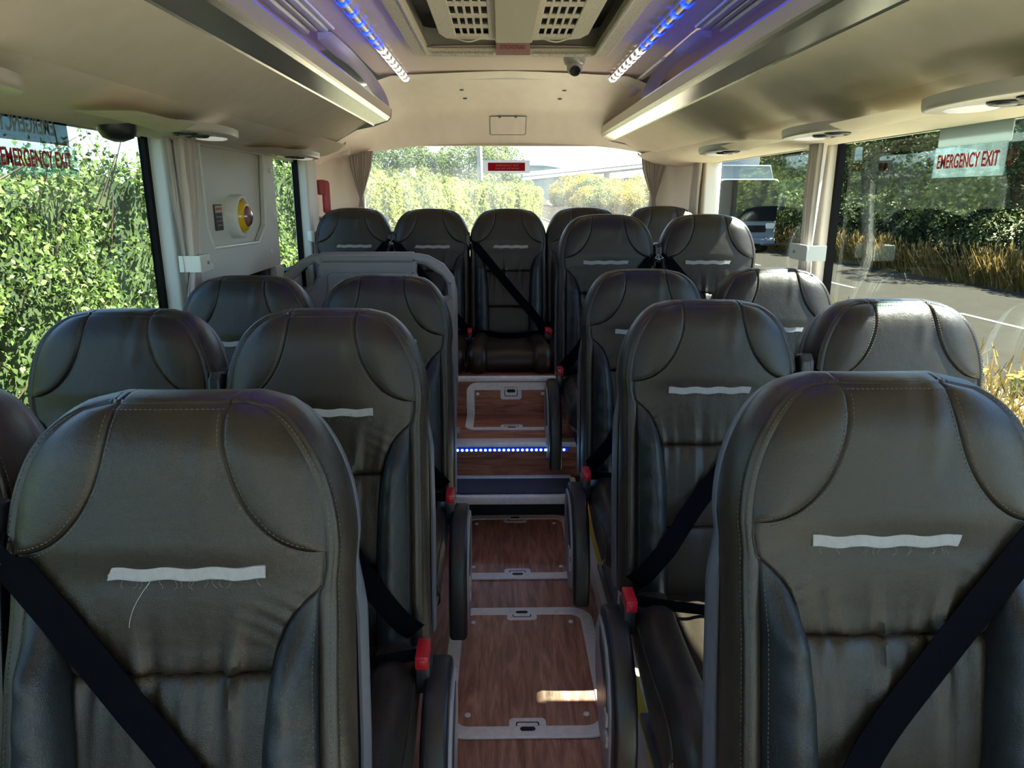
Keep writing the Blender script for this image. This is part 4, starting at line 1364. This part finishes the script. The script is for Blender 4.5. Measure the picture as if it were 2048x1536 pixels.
o = tri_obj('foliage', leaves(C1, .045 * np.maximum(1, d / 5) ** .5, .35, O1, .62), T1, M_HEDGE, hd); o['kind'] = 'stuff'
C2, O2, T2 = hedge_leaves(42000, 14, 88, 0)
d = np.hypot(C2[:, 0], C2[:, 1])
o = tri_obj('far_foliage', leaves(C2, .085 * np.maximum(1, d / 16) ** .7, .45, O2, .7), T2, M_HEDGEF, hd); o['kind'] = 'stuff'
# shoots on top
CS = []; TS = []
stm = MB()
for i in range(150):
    y = .8 * (22 / .8) ** RNG.random(); x, t = hp(y); off = -RNG.random() * .7; h = .10 + .26 * RNG.random() ** 1.5; top = htop(y) - .05
    lx, ly = RNG.normal() * .08, RNG.normal() * .08
    b0 = Vector((x + off, y, top)); b1 = b0 + Vector((lx, ly, h))
    stm.tube([b0, b1], [.006, .002], 4)
    for k in range(26):
        q = RNG.random(); p = b0.lerp(b1, q) + Vector(RNG.normal(size=3) * .035)
        CS.append(tuple(p)); TS.append(np.clip(.6 + .25 * RNG.normal(), 0, 1))
CS = np.array(CS)
o = tri_obj('shoots', leaves(CS, .05, .3, None, .6), TS, M_HEDGE, hd); o['kind'] = 'stuff'
for i in range(160):
    y = .8 * (14 / .8) ** RNG.random(); x, t = hp(y); z = ZG + 2.6 * RNG.random(); a = Vector((x - .3, y, z))
    stm.tube([a, a + Vector((.35 * RNG.random(), RNG.normal() * .3, .3 + .4 * RNG.random()))], [.008, .004], 4)
o = stm.obj('stems', mat('hedge_stem', (.10, .065, .035), .9), hd); o['kind'] = 'stuff'
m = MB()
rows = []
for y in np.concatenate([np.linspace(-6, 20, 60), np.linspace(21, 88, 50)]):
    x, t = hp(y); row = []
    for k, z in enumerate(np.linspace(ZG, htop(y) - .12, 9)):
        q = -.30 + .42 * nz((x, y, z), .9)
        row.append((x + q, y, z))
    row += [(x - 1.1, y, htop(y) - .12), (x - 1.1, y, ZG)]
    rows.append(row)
m.grid(rows); m.obj('inner_shade', mat('hedge_shade_core', (.018, .03, .008), .9, vary=((.045, .07, .015), 3, .15)), hd)  # solid dark core stands in for the shade inside the hedge

# trees ------------------------------------------------------------
def crown(n, seed, r, h, lumps=9, size=.35):
    rg = np.random.default_rng(seed)
    cs = [(0, 0, h * .62, r * .8)]
    for i in range(lumps):
        a = rg.random() * 6.28; q = r * (.35 + .5 * rg.random())
        cs.append((math.cos(a) * q, math.sin(a) * q, h * (.30 + .58 * rg.random()), r * (.35 + .22 * rg.random())))
    C = []; T = []
    w = np.array([c[3] ** 2 for c in cs]); w /= w.sum()
    idx = rg.choice(len(cs), n, p=w)
    dv = rg.normal(size=(n, 3)); dv /= np.linalg.norm(dv, axis=1, keepdims=True)
    rad = 1 - np.abs(rg.normal(size=n)) * .13
    c = np.array(cs)[idx]
    C = c[:, :3] + dv * (c[:, 3] * rad)[:, None]
    C[:, 2] = np.maximum(C[:, 2], .15)
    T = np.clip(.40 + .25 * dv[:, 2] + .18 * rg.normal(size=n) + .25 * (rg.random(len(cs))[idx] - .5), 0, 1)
    V = leaves(C, size, .3, dv * 1.0, .7, rg)
    me = D.objects.new('x', None); D.objects.remove(me)
    o = tri_obj('crown', V, T, None); me = o.data; D.objects.remove(o)
    t = MB(); t.tube([(0, 0, -.2), (.05, 0, h * .35), (-.05, .05, h * .7)], [r * .06, r * .045, r * .02], 8)
    for i in range(7):
        a = i * 2.4; q = cs[1 + i % lumps]
        t.tube([(0, 0, h * (.2 + .05 * i)), (q[0] * .5, q[1] * .5, q[2] * .75), (q[0] * .9, q[1] * .9, q[2])], [r * .03, r * .02, r * .008], 5)
    return me, t.me('trunk')
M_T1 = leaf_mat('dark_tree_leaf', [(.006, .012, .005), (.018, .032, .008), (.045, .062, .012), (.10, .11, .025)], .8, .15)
M_T2 = leaf_mat('pale_tree_leaf', [(.035, .07, .035), (.09, .15, .055), (.18, .23, .07), (.28, .31, .10)], .6, .3)  # distant leaf tones lightened to carry the bright haze of the rear view
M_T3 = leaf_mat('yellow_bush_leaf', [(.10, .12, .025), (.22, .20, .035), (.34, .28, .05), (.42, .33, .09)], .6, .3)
M_BARK = mat('bark', (.07, .055, .04), .9)
CR = [crown(11000, 11, 2.6, 7.5, 11, .20), crown(11000, 12, 2.9, 8.5, 12, .20), crown(9000, 13, 2.3, 6.5, 9, .19)]
BU = [crown(4200, 21, 1.6, 2.0, 7, .16), crown(4200, 22, 1.9, 2.3, 8, .16)]
ti = 0
def tree(x, y, sc, k, mt, label, cat='tree', name='tree', group=None, src=CR, rz=None):
    global ti
    ti += 1
    t = thing(name, label, cat, (x, y, ZG), group)
    t.scale = (sc, sc, sc); t.rotation_euler.z = (ti * 1.9) if rz is None else rz
    cm, tm_ = src[k % len(src)]
    key = (cm.name, mt.name)
    if key not in MESHC:
        c2 = cm.copy(); c2.materials.clear(); c2.materials.append(mt); MESHC[key] = c2
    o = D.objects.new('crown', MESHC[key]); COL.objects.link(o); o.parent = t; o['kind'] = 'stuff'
    new_obj('trunk', tm_, t, M_BARK)
    return t
MESHC = {}
gname = 'dark trees beyond the road'
for i, (x, y, s) in enumerate([(17.0, 5.5, .78), (17.4, 9.5, .82), (17.4, 13.5, .8), (16.8, 17.5, .84), (16.4, 21.5, .8), (15.8, 25.5, .78), (15.6, 30, .8), (14.9, 35, .8),
                               (14.8, 41, .8), (21, 12, 1.0), (21.5, 20, 1.0), (20.5, 28, 1.0), (20, 38, 1.0), (20.5, 5, 1.0), (21.5, 33, 1.05), (22, 16, 1.0), (17, 1.5, .85)]):
    tree(x, y, s, i, M_T1, 'dark green broadleaved tree in the row beyond the road, seen through the right windows', group=gname)
gname = 'undergrowth bushes under the dark trees'
for i in range(13):
    y = 5 + i * 2.9
    tree(14.6 - .035 * y + .4 * math.sin(i * 2.), y, .85 + .15 * math.sin(i), i, M_T1, 'low dark bush at the foot of the trees beyond the road', 'bush', 'bush', gname, BU)
gname = 'pale trees beyond the hedge'
for i, (x, y, s, k) in enumerate([(-14.2, 74, 1.15, 0), (-10.8, 82, 1.15, 1), (-18.5, 84, 1.45, 2), (-7.6, 86, 1.2, 2), (-3.4, 80, 1.05, 1), (-.6, 92, 1.15, 0), (2.8, 104, .75, 2), (-22.5, 86, 1.3, 1), (-5.2, 70, .60, 0), (-1.0, 108, 1.3, 1), (-27, 84, 1.2, 0), (-12.6, 92, 1.1, 2)]):
    tree(x, y, s, k, M_T2, 'pale green tree beyond the hedge, seen through the rear window', group=gname)
tree(-7.4, 60, .62, 1, M_T3, 'yellowish round tree above the hedge beside the far house', src=BU)
gname = 'yellow green bushes on the bank right of the far road'
for i in range(32):
    y = 34 + i * 4.4
    s = 1.15 + .35 * math.sin(i * 1.7) + y * .004 + (.4 if y < 60 else 0)
    tree(rpos(y)[0] + 5.6 + (i % 3) * 1.6 + .5 * math.sin(i), y, s * (1.05 if i % 3 else .75), i, M_T3 if i % 4 else M_T2, 'yellow green bush on the bank to the right of the far road', 'bush', 'bush', gname, BU)
gname = 'trees on top of the far bank'
for i, (x, y, s) in enumerate([(17.5, 62, .62), (19.5, 76, .72), (18.5, 92, .66), (21, 108, .75), (19, 56, .6), (24, 84, .85), (23, 66, .8)]):
    tree(x, y, s, i, M_T2, 'green tree on top of the bank right of the far road', group=gname)
# bank
m = MB(); m.grid([[(rpos(y)[0] + k, y, ZG + z * float(sm(25, 60, y))) for k, z in ((4.2, 0), (6, .6), (9, 1.8), (14, 2.6), (26, 2.8))] for y in np.linspace(24, 190, 30)])
struct(m.obj('bank', mat('bank_grass', (.16, .12, .045), .95, vary=((.09, .10, .035), .4, .2))), 'dry grassy bank to the right of the far road')
# hills
m = MB(); m.grid([[(x, 620 + 30 * math.sin(x * .01), z * (14 + 8 * math.sin(x * .012 + 1.2) + 4 * math.sin(x * .05))) for x in np.linspace(-300, 500, 60)] for z in (-.2, .6, 1.)])
struct(m.obj('hills', mat('far_hill', (.10, .15, .16), 1, vary=((.13, .17, .16), .02, .2))), 'hazy wooded hills on the horizon')

# dry grass verge beyond the road
def blades(n, xf, y0, y1, h0, h1, seed, lean=.3, w=.012):
    rg = np.random.default_rng(seed)
    y = y0 + (y1 - y0) * rg.random(n) ** 1.4
    x = np.array([xf(q) for q in y]) + np.abs(rg.normal(size=n)) * .9
    h = rg.uniform(h0, h1, n) * (.6 + .8 * rg.random(n))
    b = np.stack([x, y, np.full(n, ZG)], 1)
    dr = rg.normal(size=(n, 3)) * lean; dr[:, 2] = 1
    tip = b + dr * h[:, None]
    ww = (w * np.maximum(1, y / 14))[:, None] * np.stack([np.ones(n), rg.normal(size=n) * .5, np.zeros(n)], 1)
    V = np.stack([b - ww, b + ww, tip + ww * .35, tip - ww * .35], 1)
    # seed heads
    k = rg.random(n) < .3
    hd_ = tip[k]; s = h[k][:, None] * .09
    H = np.stack([hd_ - np.array([0, 0, 1]) * s, hd_ + ww[k] * 1.6, hd_ + np.array([.2, 0, 1]) * s, hd_ - ww[k] * 1.6], 1)
    T = np.clip(.5 + .25 * rg.normal(size=n), 0, 1)
    return np.concatenate([V, H]), np.concatenate([T, np.full(len(H), .85)])
M_GRASS = leaf_mat('dry_grass', [(.05, .055, .014), (.15, .095, .02), (.28, .175, .04), (.38, .28, .11)], .7, .3)
V, T = blades(52000, lambda y: rpos(y)[0] + rpos(y)[1] + .15, 3, 45, .35, .85, 5)
o = tri_obj('verge_grass', V, T, M_GRASS); o['kind'] = 'stuff'; tag(o, 'tall golden dry grass on the verge beyond the road', 'grass')
V, T = blades(7000, lambda y: rpos(y)[0] - rpos(y)[1] - 1.4, 5, 24, .08, .28, 6, .5)
o = tri_obj('near_grass', V, T, M_GRASS); o['kind'] = 'stuff'; tag(o, 'short dry grass between the coach and the road', 'grass')
# yellow flowers
M_FLW = mat('yellow_flower', (.75, .55, .02), .6)
for i, (x, y) in enumerate([(5.9, 7.85), (6.15, 8.0), (5.65, 8.1)]):
    t = thing('wildflower', ('middle', 'rightmost', 'leftmost')[i] + ' clump of yellow wildflowers between the coach and the road', 'flower', (x, y, ZG), 'yellow wildflowers')
    m = MB()
    for k in range(9):
        a = k * 2.4; q = .10 * math.sqrt(k / 9); m.lathe([(.001, .28), (.028, .285), (.03, .295), (.001, .30)], (q * math.cos(a), q * math.sin(a), .02 * math.sin(k)), 'z', 8)
    m.obj('blossom', M_FLW, t)
    m = MB()
    for k in range(9):
        a = k * 2.4; q = .10 * math.sqrt(k / 9); m.tube([(0, 0, 0), (q * math.cos(a), q * math.sin(a), .29)], .004, 4)
    m.obj('stem', mat('flower_stem', (.1, .16, .04), .7), t)

# oncoming lorry / coach
bs = thing('lorry', 'white lorry with a big dark windscreen coming along the road', 'lorry', (10.0, 29.5, ZG))
M_LW = mat('lorry_white', (.20, .22, .23), .35); M_LG = mat('lorry_glass', (.008, .01, .012), .12, spec=.12)
m = MB(); m.box(-1.22, 1.22, 0, 2.4, .55, 2.95); m.obj('cab', M_LW, bs, bevel=.14, seg=4)
plate('windscreen', [rr(-1.18, 1.30, 1.18, 2.90, [.08, .08, .2, .2])], .05, M_LG, frame((0, -.02, 0), (1, 0, 0), (0, 0, 1)), bs, .01)
m = MB(); m.box(-1.25, 1.25, 2.6, 9.5, .9, 4.0); m.obj('box_body', M_LW, bs, bevel=.05)
plate('roof_deflector', [[(-1.1, 2.9), (1.1, 2.9), (.95, 3.45), (-.95, 3.45)]], 1.2, M_LW, frame((0, 1.1, 0), (1, 0, 0), (0, 0, 1)), bs, .05)
plate('grille', [rr(-.8, .85, .8, 1.12, .06)], .04, M_LG, frame((0, -.02, 0), (1, 0, 0), (0, 0, 1)), bs)
m = MB(); m.box(-1.2, 1.2, -.10, .2, .38, .62); m.obj('bumper', M_LW, bs, bevel=.04)
m = MB(); m.box(-1.15, 1.15, -.02, 2.2, .3, .42); m.obj('underbody', M_BLACKR, bs)
for s in (-1, 1):
    plate('headlamp', [rr(s * .95 - .16, 1.0, s * .95 + .16, 1.2, .05)], .06, mat('lamp_glass', (.8, .7, .55), .1), frame((0, -.03, 0), (1, 0, 0), (0, 0, 1)), bs, .01)
    m = MB(); m.box(s * 1.38 - .1, s * 1.38 + .1, -.05, .08, 1.7, 2.25); m.obj('mirror', M_BLACKP, bs, bevel=.03)
    for yy in (.9, 7.2):
        m = MB(); m.lathe([(.3, -.14), (.46, -.13), (.48, 0), (.46, .13), (.3, .14)], (s * 1.02, yy, .48), 'x', 24); w_ = m.obj('wheel', M_BLACKR, bs)
        m = MB(); m.lathe([(.24, -.15), (.22, .15)], (s * 1.02, yy, .48), 'x', 16); m.obj('hub', M_ALU, w_)
# distant car
cr = thing('car', 'small pale blue car far down the road', 'car', (11.0, 215, ZG))
m = MB(); m.box(-.9, .9, -2, 2, .3, .95); m.obj('body', mat('car_blue', (.35, .55, .65), .3), cr, bevel=.12, seg=3)
m = MB(); m.box(-.75, .75, -1.3, 1.3, .9, 1.5); m.obj('cabin', mat('car_glass', (.12, .2, .26), .1), cr, bevel=.18, seg=3)
for sx in (-.8, .8):
    for sy in (-1.3, 1.3):
        m = MB(); m.lathe([(.3, -.1), (.32, .1)], (sx, sy, .32), 'x', 14); m.obj('wheel', M_BLACKR, cr)
# pole
t = thing('utility_pole', 'slightly leaning grey wooden pole rising from the hedge behind the coach', 'pole', (-.95, 33, ZG))
m = MB(); m.tube([(.12, 0, 0), (0, 0, 4), (-.16, 0, 9)], [.14, .125, .10], 12); m.obj('shaft', mat('pole_wood', (.40, .38, .36), .8, vary=((.3, .28, .26), 8, .2)), t)
m = MB(); m.box(-.6, .6, -.05, .05, 8.2, 8.3); m.obj('cross_arm', mat('pole_wood', (.4, .38, .36)), t)
# bridge
bd = thing('road_bridge', 'long pale concrete bridge crossing in the distance', 'bridge', (0, 0, 0))
a = Vector((1.0, 150, 4.6)); b_ = Vector((30, 172, 8.0))
def beam(name, z0, z1, hw, mt):
    m = MB(); dd = (b_ - a); sdir = Vector((-dd.y, dd.x, 0)).normalized() * hw
    V = []
    for p in (a - dd * .5, b_ + dd * .3):
        for q, z in ((-1, z0), (1, z0), (1, z1), (-1, z1)): V.append(p + sdir * q + Vector((0, 0, z)))
    m.add(V, [(0, 1, 2, 3), (4, 7, 6, 5), (0, 4, 5, 1), (1, 5, 6, 2), (2, 6, 7, 3), (3, 7, 4, 0)]); return m.obj(name, mt, bd)
M_CONC = mat('bridge_concrete', (.30, .31, .33), .8)
beam('deck', -.55, .25, 2.5, M_CONC); beam('parapet', .25, .8, 2.6, mat('parapet_concrete', (.40, .40, .41), .8)); beam('girder', -1.1, -.55, 1.8, mat('bridge_shadow', (.2, .22, .25), .8))
for k in (.05, .42, .8):
    p = a.lerp(b_, k); m = MB(); m.box(p.x - .5, p.x + .5, p.y - 1.2, p.y + 1.2, ZG, p.z - .9); m.obj('pier', M_CONC, bd)
# house
hs = thing('house', 'small house with a pale red gabled roof beyond the hedge', 'house', (-10.2, 74, ZG))
M_HW = mat('house_wall', (.62, .52, .46), .8); M_HR = mat('house_roof', (.50, .33, .30), .8)
m = MB(); m.box(-2.2, 2.2, 0, 6, 0, 2.9); m.add([(-2.2, 0, 2.9), (2.2, 0, 2.9), (0, 0, 4.4), (-2.2, 6, 2.9), (2.2, 6, 2.9), (0, 6, 4.4)], [(0, 1, 2), (3, 5, 4), (0, 2, 5, 3), (1, 4, 5, 2)]); m.obj('wall', M_HW, hs)
for s in (-1, 1):
    m = MB(); m.add([(0, -.3, 4.5), (s * 2.6, -.3, 2.75), (s * 2.6, 6.3, 2.75), (0, 6.3, 4.5), (0, -.3, 4.35), (s * 2.6, -.3, 2.6), (s * 2.6, 6.3, 2.6), (0, 6.3, 4.35)], [(0, 1, 2, 3), (4, 7, 6, 5), (0, 4, 5, 1), (1, 5, 6, 2), (2, 6, 7, 3), (3, 7, 4, 0)]); m.obj('roof', M_HR, hs)
f = MB(); f.box(-.5, .5, -.05, .02, 1.6, 2.7); w_ = f.obj('window', M_LW, hs); f = MB(); f.box(-.42, .42, -.07, -.05, 1.68, 2.62); f.obj('pane', M_LG, w_)
m = MB(); m.box(.9, 1.4, 2, 2.6, 3.4, 5.0); m.obj('chimney', M_HR, hs)
m = MB(); m.box(2.2, 8.5, 1.5, 5, 0, 2.3); m.obj('extension', M_HW, hs)
m = MB(); m.add([(2.2, 1.3, 2.3), (8.7, 1.3, 2.3), (8.7, 5.2, 2.3), (2.2, 5.2, 2.3), (2.2, 3.2, 3.5), (8.7, 3.2, 3.5)], [(0, 1, 5, 4), (2, 3, 4, 5), (0, 4, 3), (1, 2, 5)]); m.obj('extension_roof', M_HR, hs)
# road sign
t = thing('road_sign', 'small red triangular warning sign beside the far road', 'sign', (10.6, 118, ZG))
plate('sign_plate', [[(-.55, 1.6), (.55, 1.6), (0, 2.6)]], .05, M_RED, frame((0, 0, 0), (1, 0, 0), (0, 0, 1)), t)
plate('sign_face', [[(-.3, 1.74), (.3, 1.74), (0, 2.28)]], .06, M_LW, frame((0, -.01, 0), (1, 0, 0), (0, 0, 1)), t)
m = MB(); m.tube([(0, .05, 0), (0, .05, 2.2)], .05, 8); m.obj('post', M_ALU, t)
